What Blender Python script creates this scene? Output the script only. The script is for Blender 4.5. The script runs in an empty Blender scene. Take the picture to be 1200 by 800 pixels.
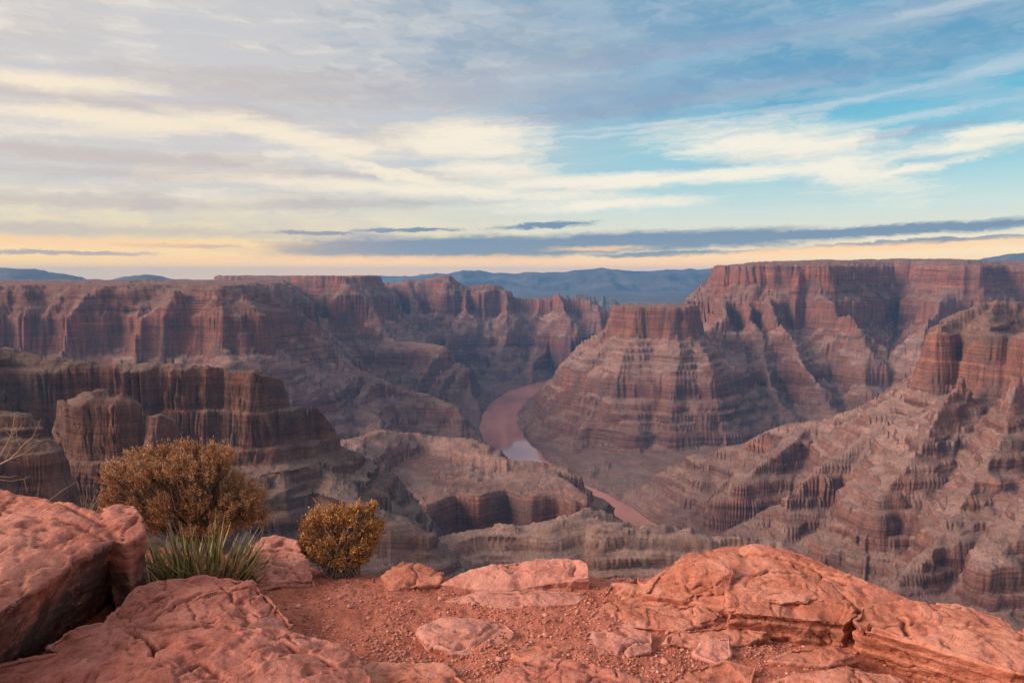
import bpy, bmesh, math, random
import numpy as np
from mathutils import Vector, noise as mnoise

rad = math.radians
scene = bpy.context.scene
COL = scene.collection

# ---------------------------------------------------------------- camera
F_PX = 867.0                      # focal length in pixels of a 1200 px wide frame
PITCH = math.atan(78.0 / F_PX)    # looking a little down: the horizon is above the middle
cam_data = bpy.data.cameras.new("camera")
cam_data.sensor_width = 36.0
cam_data.lens = 36.0 * F_PX / 1200.0
cam_data.clip_start = 0.05
cam_data.clip_end = 120000.0
cam = bpy.data.objects.new("camera", cam_data)
cam.location = (0, 0, 0)
cam.rotation_euler = (math.pi / 2 - PITCH, 0, 0)
COL.objects.link(cam)
scene.camera = cam

# ---------------------------------------------------------------- light
SUN_EL, SUN_AZ = 25.0, -103.0      # azimuth measured from the view direction (+Y), negative = left
scene.view_settings.view_transform = 'Standard'
scene.view_settings.look = 'None'
scene.view_settings.gamma = 1.0
scene.view_settings.use_curve_mapping = False
scene.view_settings.exposure = 1.92
try:
    scene.cycles.use_denoising = True
    scene.cycles.denoiser = 'OPENIMAGEDENOISE'
    scene.cycles.denoising_prefilter = 'NONE'
    scene.cycles.max_bounces = 6
    scene.cycles.diffuse_bounces = 3
    scene.cycles.volume_bounces = 1
    scene.cycles.use_adaptive_sampling = True
    scene.cycles.adaptive_threshold = 0.01
except Exception:
    pass

sun_data = bpy.data.lights.new("sun", 'SUN')
sun_data.energy = 1.5
sun_data.angle = rad(26.0)
sun_data.color = (1.0, 0.76, 0.62)
sun = bpy.data.objects.new("sun", sun_data)
_sd = Vector((math.sin(rad(SUN_AZ)) * math.cos(rad(SUN_EL)), math.cos(rad(SUN_AZ)) * math.cos(rad(SUN_EL)), math.sin(rad(SUN_EL))))
sun.rotation_euler = _sd.to_track_quat('Z', 'Y').to_euler()
COL.objects.link(sun)


class NT:
    """small helper for building node trees"""
    def __init__(self, tree):
        self.t = tree
        self.n = tree.nodes
        self.l = tree.links
        self.n.clear()

    def put(self, sock, v):
        if v is None:
            return
        if hasattr(v, 'is_output') or hasattr(v, 'links'):
            self.l.new(v, sock)
        else:
            if isinstance(v, (tuple, list)) and len(v) == 3 and sock.type == 'RGBA':
                v = (*v, 1.0)
            sock.default_value = v

    def node(self, typ, **kw):
        nd = self.n.new(typ)
        for k, v in kw.items():
            setattr(nd, k, v)
        return nd

    def math(self, op, a, b=None, c=None, clamp=False):
        nd = self.node('ShaderNodeMath', operation=op)
        nd.use_clamp = clamp
        for i, v in enumerate((a, b, c)):
            self.put(nd.inputs[i], v)
        return nd.outputs[0]

    def vmath(self, op, a, b=None):
        nd = self.node('ShaderNodeVectorMath', operation=op)
        self.put(nd.inputs[0], a)
        if b is not None:
            self.put(nd.inputs[1], b)
        return nd.outputs[0]

    def comb(self, x, y, z):
        nd = self.node('ShaderNodeCombineXYZ')
        for i, v in enumerate((x, y, z)):
            self.put(nd.inputs[i], v)
        return nd.outputs[0]

    def sep(self, v):
        nd = self.node('ShaderNodeSeparateXYZ')
        self.put(nd.inputs[0], v)
        return nd.outputs

    def noise(self, vec, scale=1.0, detail=4.0, rough=0.55, dist=0.0, lac=2.0):
        nd = self.node('ShaderNodeTexNoise')
        self.put(nd.inputs['Vector'], vec)
        nd.inputs['Scale'].default_value = scale
        nd.inputs['Detail'].default_value = detail
        nd.inputs['Roughness'].default_value = rough
        nd.inputs['Distortion'].default_value = dist
        nd.inputs['Lacunarity'].default_value = lac
        return nd.outputs[0]

    def voronoi(self, vec, scale=1.0, feature='F1', out=0, rand=1.0):
        nd = self.node('ShaderNodeTexVoronoi', feature=feature)
        self.put(nd.inputs['Vector'], vec)
        nd.inputs['Scale'].default_value = scale
        nd.inputs['Randomness'].default_value = rand
        return nd.outputs[out]

    def smooth(self, v, a, b, lo=0.0, hi=1.0):
        nd = self.node('ShaderNodeMapRange', interpolation_type='SMOOTHSTEP')
        self.put(nd.inputs[0], v)
        nd.inputs[1].default_value = a
        nd.inputs[2].default_value = b
        nd.inputs[3].default_value = lo
        nd.inputs[4].default_value = hi
        return nd.outputs[0]

    def lin(self, v, a, b, lo=0.0, hi=1.0):
        nd = self.node('ShaderNodeMapRange')
        self.put(nd.inputs[0], v)
        nd.inputs[1].default_value = a
        nd.inputs[2].default_value = b
        nd.inputs[3].default_value = lo
        nd.inputs[4].default_value = hi
        return nd.outputs[0]

    def mix(self, f, a, b, blend='MIX'):
        nd = self.node('ShaderNodeMix', data_type='RGBA', blend_type=blend)
        self.put(nd.inputs[0], f)
        self.put(nd.inputs[6], a)
        self.put(nd.inputs[7], b)
        return nd.outputs[2]

    def ramp(self, v, stops, interp='LINEAR'):
        nd = self.node('ShaderNodeValToRGB')
        cr = nd.color_ramp
        cr.interpolation = interp
        while len(cr.elements) < len(stops):
            cr.elements.new(0.5)
        for e, (p, c) in zip(cr.elements, stops):
            e.position = p
            e.color = (*c, 1.0) if len(c) == 3 else c
        self.put(nd.inputs[0], v)
        return nd.outputs[0]

    def bump(self, height, strength=0.5, distance=1.0, normal=None):
        nd = self.node('ShaderNodeBump')
        nd.inputs['Strength'].default_value = strength
        nd.inputs['Distance'].default_value = distance
        self.put(nd.inputs['Height'], height)
        if normal is not None:
            self.put(nd.inputs['Normal'], normal)
        return nd.outputs[0]


def new_mat(name):
    m = bpy.data.materials.new(name)
    m.use_nodes = True
    t = NT(m.node_tree)
    out = t.node('ShaderNodeOutputMaterial')
    bsdf = t.node('ShaderNodeBsdfPrincipled')
    t.l.new(bsdf.outputs[0], out.inputs[0])
    return m, t, bsdf, out


# ---------------------------------------------------------------- sky
def srgb(r, g, b):
    def f(c):
        c /= 255.0
        return c / 12.92 if c <= 0.04045 else ((c + 0.055) / 1.055) ** 2.4
    return (f(r), f(g), f(b))


world = bpy.data.worlds.new("World")
scene.world = world
world.use_nodes = True
W = NT(world.node_tree)
w_out = W.node('ShaderNodeOutputWorld')
w_bg = W.node('ShaderNodeBackground')
W.l.new(w_bg.outputs[0], w_out.inputs[0])


# ---------------------------------------------------------------- pixel -> ray
CP, SP = math.cos(PITCH), math.sin(PITCH)


def ray(px, py):
    """direction (per unit of forward distance Y) through a pixel of the 1200x800 photograph"""
    u = (px - 600.0) / F_PX
    v = (400.0 - py) / F_PX
    dx, dy, dz = u, CP + v * SP, -SP + v * CP
    return dx / dy, dz / dy


def build_sky():
    tc = W.node('ShaderNodeTexCoord')
    d = W.vmath('NORMALIZE', tc.outputs['Generated'])
    x, y, z = W.sep(d)
    az = W.math('MULTIPLY', W.math('ARCTAN2', x, y), 180 / math.pi)
    el = W.math('MULTIPLY', W.math('ARCSINE', z), 180 / math.pi)
    sky = W.node('ShaderNodeTexSky', sky_type='NISHITA')
    sky.sun_disc = False
    sky.sun_elevation = rad(SUN_EL)
    sky.sun_rotation = rad(SUN_AZ)
    sky.altitude = 1400
    nish = W.mix(1.0, sky.outputs[0], (0.10, 0.10, 0.10), 'MULTIPLY')
    # clear-air colour by elevation, warmer towards the sunset side
    warm = W.ramp(W.lin(el, 0, 40), [(0.0, srgb(255, 210, 135)), (0.07, srgb(255, 228, 164)), (0.17, srgb(253, 235, 198)),
                                    (0.30, srgb(214, 216, 216)), (0.50, srgb(165, 190, 208)), (1.0, srgb(120, 165, 195))])
    cool = W.ramp(W.lin(el, 0, 40), [(0.0, srgb(248, 205, 165)), (0.05, srgb(252, 232, 196)), (0.12, srgb(214, 230, 220)), (0.20, srgb(142, 210, 222)),
                                    (0.33, srgb(78, 176, 211)), (0.5, srgb(100, 160, 196)), (1.0, srgb(95, 150, 190))])
    side = W.smooth(az, -26, 12)
    clear = W.mix(side, warm, cool)
    clear = W.mix(0.10, clear, nish)
    A = W.comb(az, el, 0.0)

    def rotmap(v, loc=(0, 0, 0), rot=0.0, scale=(1, 1, 1), kind='TEXTURE'):
        nd = W.node('ShaderNodeMapping', vector_type=kind)
        W.put(nd.inputs[0], v)
        nd.inputs[1].default_value = loc
        nd.inputs[2].default_value = (0, 0, rot)
        nd.inputs[3].default_value = scale
        return nd.outputs[0]

    wv = W.node('ShaderNodeTexNoise')
    W.put(wv.inputs['Vector'], rotmap(A, scale=(9, 3.5, 1)))
    wv.inputs['Detail'].default_value = 3
    wob = W.vmath('MULTIPLY', W.vmath('SUBTRACT', wv.outputs[1], (.5, .5, .5)), (5.0, 0.55, 0))
    Aw = W.vmath('ADD', A, wob)
    wv2 = W.node('ShaderNodeTexNoise')
    W.put(wv2.inputs['Vector'], rotmap(Aw, scale=(3.2, 1.1, 1)))
    wv2.inputs['Detail'].default_value = 4
    wv2.inputs['Roughness'].default_value = .6
    Ap = W.vmath('ADD', W.vmath('ADD', A, W.vmath('MULTIPLY', wob, (.7, .7, 0))), W.vmath('MULTIPLY', W.vmath('SUBTRACT', wv2.outputs[1], (.5, .5, .5)), (3.2, .38, 0)))
    n1 = W.noise(rotmap(Aw, (0, 0, 0), rad(3), (14, 1.3, 1)), 1.0, 7, 0.62, 0.0)      # long streaks
    n2 = W.noise(rotmap(Aw, (40, 3, 0), rad(6), (5.5, 0.42, 1)), 1.0, 6, 0.64, 0.0)   # fibres
    n3 = W.noise(rotmap(Aw, (9, 30, 0), rad(-6), (5.0, 1.9, 1)), 1.0, 8, 0.62, 0.0)   # lumps
    rag = W.math('ADD', W.math('MULTIPLY', n1, 1.5), W.math('ADD', W.math('MULTIPLY', n2, 0.8), W.math('MULTIPLY', n3, 1.5)))
    rag = W.math('SUBTRACT', rag, 1.9)

    def patches(lst, wobble=1.0, soft=(1.25, 0.2)):
        """union of elongated patches (photo x, y, half length, half height, tilt in degrees), ragged by the noises"""
        r = None
        for px, py, wl, wh, tilt in lst:
            dx, dz = ray(px, py)
            a0 = math.degrees(math.atan(dx))
            e0 = math.degrees(math.atan(dz * math.cos(math.atan(dx))))
            k = math.degrees(1 / F_PX)
            ln = W.node('ShaderNodeVectorMath', operation='LENGTH')
            W.put(ln.inputs[0], rotmap(Ap, (a0, e0, 0), rad(tilt), (wl * k, wh * k, 1)))
            r = ln.outputs['Value'] if r is None else W.math('MINIMUM', r, ln.outputs['Value'])
        r = W.math('ADD', r, W.math('MULTIPLY', rag, wobble))
        return W.smooth(r, soft[0], soft[1])

    col = clear
    # thin high veil everywhere
    veil = W.math('MULTIPLY', W.smooth(W.math('ADD', W.math('MULTIPLY', n1, 0.6), W.math('MULTIPLY', n3, 0.4)), 0.42, 0.62), W.smooth(el, 3.0, 9.0))
    col = W.mix(W.math('MULTIPLY', veil, 0.55), col, W.mix(side, srgb(208, 204, 208), srgb(178, 198, 212)))
    # grey-lilac stratus filling the upper left
    st = patches([(60, 90, 560, 150, -4), (420, 60, 330, 80, 0), (150, 190, 420, 50, 0)], 0.6, (1.35, 0.4))
    st_col = W.mix(W.smooth(n3, 0.34, 0.66), srgb(210, 200, 194), srgb(238, 228, 214))
    st_col = W.mix(W.smooth(n1, 0.38, 0.60), st_col, srgb(206, 203, 204))
    col = W.mix(W.math('MULTIPLY', st, 0.85), col, st_col)
    # dusky blue-grey cloud high in the middle and on the right
    up = patches([(700, 30, 330, 75, 3), (1000, 60, 330, 50, 6), (850, 105, 330, 26, 5)], 0.55, (1.3, 0.3))
    col = W.mix(W.math('MULTIPLY', up, 0.6), col, W.mix(W.smooth(n3, .35, .65), srgb(112, 154, 186), srgb(160, 180, 198)))
    # lilac bars
    li = patches([(480, 112, 360, 20, 1), (700, 130, 300, 9, 5), (330, 92, 190, 10, 2), (130, 118, 250, 12, 0), (60, 180, 260, 8, 0), (260, 205, 260, 7, 2), (80, 235, 230, 8, 0),
                  (380, 240, 180, 7, 2), (120, 270, 240, 7, 0), (760, 66, 280, 9, 5), (980, 170, 150, 6, 6)], 0.75, (1.45, 0.25))
    col = W.mix(W.math('MULTIPLY', li, 0.55), col, W.mix(side, srgb(196, 184, 180), srgb(150, 166, 192)))
    # cream, sun-lit patches
    cr = patches([(140, 142, 150, 13, 0), (330, 158, 170, 13, -9), (440, 198, 110, 9, -14), (555, 165, 95, 28, 2), (575, 196, 80, 12, 0), (480, 222, 260, 9, -2), (720, 212, 170, 10, 2), (700, 240, 130, 8, 2),
                  (910, 172, 130, 24, -6), (985, 198, 75, 24, -16), (1120, 172, 110, 10, 3), (840, 205, 190, 9, 2), (1060, 200, 90, 6, 10), (1170, 155, 60, 8, 2), (60, 95, 90, 10, 0)], 0.95, (1.45, 0.15))
    col = W.mix(W.math('MULTIPLY', cr, 0.92), col, W.mix(side, srgb(250, 234, 208), srgb(253, 243, 224)))
    # thin white contrail-like fibres climbing to the right
    wh = patches([(760, 146, 150, 3, 4), (1000, 118, 170, 4, 6), (1170, 78, 60, 9, 10), (1120, 6, 100, 6, 4), (690, 160, 120, 3, 4), (1080, 135, 110, 4, 5)], 1.15, (1.5, 0.1))
    col = W.mix(W.math('MULTIPLY', wh, 0.42), col, srgb(226, 226, 226))
    # low flat blue-grey bars above the horizon
    bars = patches([(560, 290, 260, 15, 0.6), (430, 292, 130, 13, 0), (760, 283, 220, 13, 1.5), (1040, 270, 230, 7, 2.2), (640, 264, 66, 4, 3), (480, 270, 60, 2.5, 1), (365, 273, 55, 2.5, 0), (780, 297, 110, 4, 1.5),
                    (1080, 283, 120, 3, 2), (60, 296, 90, 2.5, 0), (215, 288, 70, 2.5, 0), (1170, 262, 80, 3, 0)], 0.5, (1.25, 0.5))
    col = W.mix(W.math('MULTIPLY', bars, 0.93), col, W.mix(W.smooth(az, -22, -4), srgb(178, 164, 168), srgb(118, 142, 168)))
    # peach glow streaks low down
    pe = patches([(520, 305, 260, 6, 0), (760, 308, 150, 7, 0), (700, 291, 60, 3, 1), (1000, 292, 220, 5, 2), (100, 284, 200, 6, 0), (330, 308, 140, 6, 0)], 0.6, (1.4, 0.3))
    col = W.mix(W.math('MULTIPLY', pe, 0.75), col, srgb(255, 210, 158))
    # brighter, redder light right at the sunset horizon
    glow = W.smooth(el, 3.5, -0.5)
    col = W.mix(glow, col, W.mix(1.0, col, (1.65, 1.36, 0.84), 'MULTIPLY'))
    # the rest of the dome (behind and above the frame): unseen broken cloud, its brightness set for fill light
    n_ov = W.noise(W.vmath('MULTIPLY', d, (2.2, 2.2, 3.5)), 1.0, 3, 0.5, 0.3)
    over = W.smooth(el, 21, 50)
    col = W.mix(over, col, W.mix(W.smooth(n_ov, 0.35, 0.65), (0.44, 0.42, 0.52), (0.82, 0.74, 0.76)))
    back = W.smooth(W.math('ABSOLUTE', az), 55, 120)
    col = W.mix(W.math('MULTIPLY', back, 0.7), col, W.mix(W.smooth(n_ov, 0.35, 0.65), (0.46, 0.41, 0.48), (0.88, 0.74, 0.71)))
    W.put(w_bg.inputs[0], col)
    w_bg.inputs[1].default_value = 0.27
    world.cycles.sampling_method = 'MANUAL'
    world.cycles.sample_map_resolution = 512


build_sky()

# ---------------------------------------------------------------- bookkeeping
def tag(o, label=None, cat=None, group=None, kind=None):
    if label:
        o['label'] = label
    if cat:
        o['category'] = cat
    if group:
        o['group'] = group
    if kind:
        o['kind'] = kind
    return o


def mesh_obj(name, verts, faces, mat=None, parent=None, smooth=True):
    me = bpy.data.meshes.new(name)
    verts = np.asarray(verts, dtype=np.float32)
    faces = np.asarray(faces, dtype=np.int32)
    k = faces.shape[1]
    me.vertices.add(len(verts))
    me.vertices.foreach_set('co', verts.ravel())
    me.loops.add(faces.size)
    me.loops.foreach_set('vertex_index', faces.ravel())
    me.polygons.add(len(faces))
    me.polygons.foreach_set('loop_start', np.arange(0, faces.size, k, dtype=np.int32))
    me.polygons.foreach_set('loop_total', np.full(len(faces), k, dtype=np.int32))
    me.update(calc_edges=True)
    if smooth:
        me.polygons.foreach_set('use_smooth', np.ones(len(faces), dtype=bool))
    if mat:
        me.materials.append(mat)
    o = bpy.data.objects.new(name, me)
    COL.objects.link(o)
    if parent:
        o.parent = parent
    return o


# ---------------------------------------------------------------- numpy noise
_rng = np.random.default_rng(7)
_GA = _rng.uniform(0, 2 * np.pi, 4096).astype(np.float32)
_GX, _GY = np.cos(_GA), np.sin(_GA)
_g3 = _rng.normal(size=(4096, 3)).astype(np.float32)
_g3 /= np.linalg.norm(_g3, axis=1, keepdims=True)


def _h2(ix, iy, seed):
    h = (ix.astype(np.uint32) * np.uint32(374761393)) + (iy.astype(np.uint32) * np.uint32(668265263)) + np.uint32((seed * 2246822519) & 0xffffffff)
    h = (h ^ (h >> np.uint32(13))) * np.uint32(1274126177)
    return (h ^ (h >> np.uint32(16))) & np.uint32(4095)


def pn2(x, y, seed=0):
    x = x.astype(np.float32)
    y = y.astype(np.float32)
    fx, fy = np.floor(x), np.floor(y)
    ix, iy = fx.astype(np.int64), fy.astype(np.int64)
    x = x - fx
    y = y - fy
    u = x * x * x * (x * (x * 6 - 15) + 10)
    v = y * y * y * (y * (y * 6 - 15) + 10)

    def g(i, j):
        h = _h2(ix + i, iy + j, seed)
        return _GX[h] * (x - i) + _GY[h] * (y - j)
    a = g(0, 0)
    a = a + u * (g(1, 0) - a)
    b = g(0, 1)
    b = b + u * (g(1, 1) - b)
    return (a + v * (b - a)) * 1.5


def pn3(p, seed=0):
    f = np.floor(p)
    i = f.astype(np.int64)
    q = (p - f).astype(np.float32)
    w = q * q * q * (q * (q * 6 - 15) + 10)
    r = 0
    for a in (0, 1):
        for b in (0, 1):
            for c in (0, 1):
                h = (((i[:, 0] + a).astype(np.uint32) * np.uint32(374761393)) + ((i[:, 1] + b).astype(np.uint32) * np.uint32(668265263))
                     + ((i[:, 2] + c).astype(np.uint32) * np.uint32(2147483647)) + np.uint32((seed * 2246822519) & 0xffffffff))
                h = (h ^ (h >> np.uint32(13))) * np.uint32(1274126177)
                h = (h ^ (h >> np.uint32(16))) & np.uint32(4095)
                g = _g3[h]
                dt = g[:, 0] * (q[:, 0] - a) + g[:, 1] * (q[:, 1] - b) + g[:, 2] * (q[:, 2] - c)
                wt = (w[:, 0] if a else 1 - w[:, 0]) * (w[:, 1] if b else 1 - w[:, 1]) * (w[:, 2] if c else 1 - w[:, 2])
                r = r + dt * wt
    return r * 1.4


def fbm3(p, octaves=4, seed=0, gain=0.5):
    r, a = 0, 1.0
    for o in range(octaves):
        r = r + a * pn3(p * (2.0 ** o), seed + o * 17)
        a *= gain
    return r


def sstep(v, a, b):
    t = np.clip((v - a) / (b - a), 0, 1)
    return t * t * (3 - 2 * t)


def at_d(px, py, D):
    a, b = ray(px, py)
    return np.array((a * D, D, b * D))


def at_z(px, py, z):
    a, b = ray(px, py)
    D = z / b
    return np.array((a * D, D, z))



# ================================================================ CANYON
# rock layers: (top, bottom, is_cliff), elevations relative to the eye, which stands near the rim
_EDGES = [400, 62, -8, -14, -62, -78, -92, -102, -118, -130, -140, -160, -170, -192, -270, -276, -340, -348, -366, -390, -404, -424, -436, -456, -476,
          -500, -510, -530, -540, -566, -580, -596, -640, -648, -664, -700, -712, -745, -765, -800, -808, -850, -872, -1200]
LAYERS = [(a, b, i % 2) for i, (a, b) in enumerate(zip(_EDGES[:-1], _EDGES[1:]))]
_cl = sum(t - b for t, b, c in LAYERS if c)
_tot = LAYERS[0][0] - LAYERS[-1][1]
RC = 0.13
RS = (_tot - _cl * RC) / (_tot - _cl)
_zk, _sk = [LAYERS[0][0]], [LAYERS[0][0]]
for t_, b_, c_ in LAYERS:
    _zk.append(b_)
    _sk.append(_sk[-1] - (t_ - b_) * (RC if c_ else RS))
_zk = np.array(_zk[::-1], float)
_sk = np.array(_sk[::-1], float)


def terr(S):
    return np.interp(S, _sk, _zk)


def terr_inv(z):
    return np.interp(z, _zk, _sk)


RIVER_Z = -950.0
# features: name, slope of the flank, cap boost, noise gain, list of crest points (px, py, distance or negative elevation), closed top?
FEATS = []


def feat(region, pts, slope=0.85, boost=12.0, poly=False, gain=1.0, zc=None, dmax=None, df=None):
    P = []
    for px, py, q in pts:
        p = at_d(px, py, q) if q > 0 else at_z(px, py, q)
        if zc is not None:
            a, b = ray(px, 400)
            p = np.array((ray(px, 330)[0] * q, q, zc))
        P.append(p)
    FEATS.append(dict(region=region, P=np.array(P), slope=slope, boost=boost, poly=poly, gain=gain, dmax=dmax, df=df or (1.0 if slope < .3 else 2.0)))


REGIONS = ["canyon_floor", "plateau", "mesa", "canyon_wall", "butte", "rim_mesa", "spur", "promontory", "bench", "rock_shelf", "buttress", "hill", "mountain_range", "far_ridge"]

# --- the plateau across the side canyon on the left (A)
feat("plateau", [(-330, 335, 3200), (-120, 335, 3500), (0, 335, 3620), (60, 335, 3700), (120, 336, 3640), (200, 335, 3700), (262, 336, 3620), (285, 336, 4000), (300, 336, 4500),
                 (330, 336, 5200), (330, 336, 7500), (-500, 336, 8500)], zc=-52, poly=True, slope=0.80, boost=18)
feat("plateau", [(262, 348, 3650), (310, 357, 3800), (345, 364, 4050), (364, 378, 4250)], slope=0.9)
feat("plateau", [(364, 378, 4250), (385, 402, 4200), (395, 420, 4150)], slope=0.9)
# low hills standing on it, and the long hill behind
feat("hill", [(92, 334, 4700), (102, 329.5, 4750), (112, 334, 4700)], slope=0.22, boost=26, gain=.15, dmax=200)
feat("hill", [(135, 333, 4600), (150, 329, 4700), (172, 328, 4750), (200, 331, 4700), (215, 334, 4600)], slope=0.25, boost=28, gain=.2, dmax=220)
feat("far_ridge", [(-300, 305, 14000), (-120, 309, 14000), (-40, 313, 13500), (20, 314, 13000), (40, 315, 13000), (60, 319, 13000), (92, 321.5, 13000), (104, 327, 13000)], slope=0.28, gain=.5, boost=0)
feat("far_ridge", [(112, 328, 12000), (140, 325, 12000), (158, 322.5, 12000), (178, 321, 12000), (192, 322, 12000), (200, 325.5, 12000), (235, 325.5, 12000), (252, 329, 12000)], slope=0.3, gain=.4, boost=6)
# --- mesa behind it (A2)
feat("mesa", [(256, 325, 6700), (268, 325, 6500), (300, 325, 6400), (340, 325, 6250), (370, 325, 6150), (405, 325, 6000), (424, 325, 6100), (436, 325, 6500), (440, 325, 7600), (256, 325, 9000)],
     zc=-12, poly=True, slope=0.8, boost=16)
feat("mesa", [(388, 323.5, 6200), (404, 322, 6150), (416, 321.5, 6150), (420, 326, 6150)], slope=.8, boost=8)
feat("mesa", [(430, 340, 6000), (440, 372, 5800), (452, 390, 5700), (462, 400, 5600), (500, 401, 5550), (520, 405, 5500), (540, 425, 5450)], slope=0.75)
feat("mesa", [(365, 350, 6000), (372, 372, 5700), (385, 395, 5500), (400, 420, 5300)], slope=0.8)
# --- the long wall in the middle distance (C)
feat("canyon_wall", [(440, 335, 8600), (452, 331, 8000), (470, 330, 7700), (480, 327, 7600), (490, 329, 7600), (508, 326, 7500), (520, 322.5, 7400), (528, 323, 7400), (534, 330, 7400), (545, 336, 7400),
                     (560, 334, 7400), (575, 332.5, 7400), (586, 335, 7400), (594, 345, 7400), (608, 349.5, 7400), (630, 350, 7400), (641, 350, 7350), (652, 346, 7300), (658, 347, 7300), (664, 351, 7300),
                     (680, 349, 7300), (694, 352, 7250), (708, 362, 7200), (718, 378, 7150)], slope=0.75, boost=30)
feat("canyon_wall", [(480, 330, 7500), (486, 352, 7200), (478, 380, 6900), (470, 410, 6600)], slope=0.8)
feat("canyon_wall", [(541, 336, 7350), (545, 362, 7050), (530, 390, 6800), (520, 415, 6600)], slope=0.8)
feat("canyon_wall", [(590, 338, 7350), (596, 368, 7050), (590, 392, 6850), (585, 420, 6600)], slope=0.8)
feat("canyon_wall", [(655, 345, 7250), (664, 372, 6950), (660, 395, 6800), (655, 420, 6600)], slope=0.8)
feat("canyon_wall", [(700, 360, 7150), (704, 385, 6950), (706, 410, 6750)], slope=0.8)
# further wall glimpsed behind it
feat("far_ridge", [(640, 349, 9600), (672, 345, 9600), (690, 344.5, 9600), (706, 347, 9500), (724, 352, 9400), (736, 362, 9300), (748, 378, 9200)], slope=0.6)
feat("far_ridge", [(748, 378, 9200), (775, 372, 9800), (800, 366, 10500), (850, 350, 11500)], slope=0.6)
# --- the butte with the red cap (F)
feat("butte", [(724, 360, 4640), (732, 360, 4480), (748, 360, 4400), (780, 360, 4380), (800, 360, 4400), (809, 360, 4480), (811, 360, 4720), (735, 360, 4820)], zc=-187, poly=True, slope=0.74, boost=12, gain=.8, dmax=330, df=.4)
feat("butte", [(722, 393, 4560), (700, 398, 4580), (690, 410, 4620), (676, 416, 4640), (662, 427, 4680), (646, 441, 4730), (630, 459, 4770), (612, 480, 4800), (604, 492, 4820)], slope=0.70, boost=10, gain=.8, dmax=190)
feat("butte", [(742, 394, 4400), (735, 420, 4280), (715, 452, 4150), (690, 490, 4000), (672, 518, 3900)], slope=0.85, gain=.8)
feat("butte", [(772, 396, 4360), (772, 425, 4250), (765, 460, 4100), (758, 500, 3950), (750, 530, 3850)], slope=0.85, gain=.8)
feat("butte", [(804, 396, 4400), (822, 420, 4300), (845, 450, 4200), (862, 480, 4080), (866, 508, 3980)], slope=0.85, gain=.8)
feat("butte", [(811, 380, 4650), (832, 384, 4850), (846, 372, 5050)], slope=0.85, gain=.8)
# --- the big mesa at the back on the right (G)
feat("rim_mesa", [(841, 310, 5600), (846, 310, 5450), (880, 308, 5350), (925, 306, 5300), (962, 306, 5250), (985, 306, 5450), (1010, 306, 5800), (1040, 306, 6100), (1075, 306, 6050), (1090, 306, 5600), (1112, 306, 5350),
                  (1140, 306, 5300), (1175, 306, 5600), (1230, 306, 5400), (1400, 306, 4900), (1500, 306, 9000), (846, 306, 9000)], zc=68, poly=True, slope=0.85, boost=10)
feat("rim_mesa", [(880, 306.5, 6000), (960, 303.5, 6000), (1000, 304.5, 6200), (1016, 303, 6300), (1030, 304, 6500), (1050, 302, 6300), (1080, 303, 6300), (1112, 302.5, 5900), (1150, 304.5, 6100), (1230, 304, 6000), (1400, 304, 6000)], slope=0.2, gain=.1, boost=0, dmax=200)
feat("rim_mesa", [(845, 335, 5700), (838, 324, 6500), (828, 321, 6500), (818, 332, 6500), (808, 350, 6500)], slope=1.0)
feat("rim_mesa", [(846, 345, 5350), (850, 362, 5050), (846, 380, 4900)], slope=0.9)
feat("rim_mesa", [(900, 343, 5250), (905, 360, 4950), (930, 396, 4700), (945, 425, 4500), (960, 455, 4350), (975, 485, 4200)], slope=0.8)
feat("rim_mesa", [(960, 343, 5150), (990, 357, 4900), (1005, 380, 4750), (1012, 410, 4600), (1016, 440, 4450)], slope=0.8)
feat("rim_mesa", [(1112, 340, 5250), (1098, 358, 4950), (1085, 376, 4800), (1076, 398, 4650)], slope=0.8)
feat("rim_mesa", [(872, 343, 5300), (880, 372, 4950), (895, 420, 4600), (905, 450, 4400), (915, 475, 4250), (918, 498, 4120)], slope=0.85)
feat("rim_mesa", [(1060, 345, 6000), (1056, 362, 5700)], slope=0.8)
# blue range far away between the mesas, and a low one in front of it
feat("mountain_range", [(400, 324, 27200), (440, 322.5, 26400), (470, 322, 26400), (488, 323, 25600), (505, 320.5, 22400), (530, 318.5, 21600), (543, 316, 21600), (560, 317.5, 21600), (580, 319.5, 21600), (600, 320, 21600), (622, 317.5, 21600), (640, 318.5, 21600),
                        (660, 319, 21600), (676, 315.5, 21600), (688, 314, 21600), (706, 312.5, 21600), (716, 315.5, 21600), (735, 316, 21600), (755, 315, 21600), (775, 316, 21600), (800, 315, 22000), (830, 314.5, 22400), (900, 318, 23200)], slope=0.20, gain=1.0, boost=0)
feat("mountain_range", [(1140, 306, 20800), (1165, 301, 20800), (1182, 297.5, 20800), (1210, 294, 20800), (1300, 292, 20800), (1450, 300, 20800)], slope=0.25, gain=1.0, boost=0)
feat("far_ridge", [(640, 352, 17000), (690, 346, 17000), (720, 342, 17000), (745, 341, 17000), (765, 343, 17000), (790, 347, 16500), (830, 346, 16500)], slope=0.25, gain=.8, boost=0)
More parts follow.
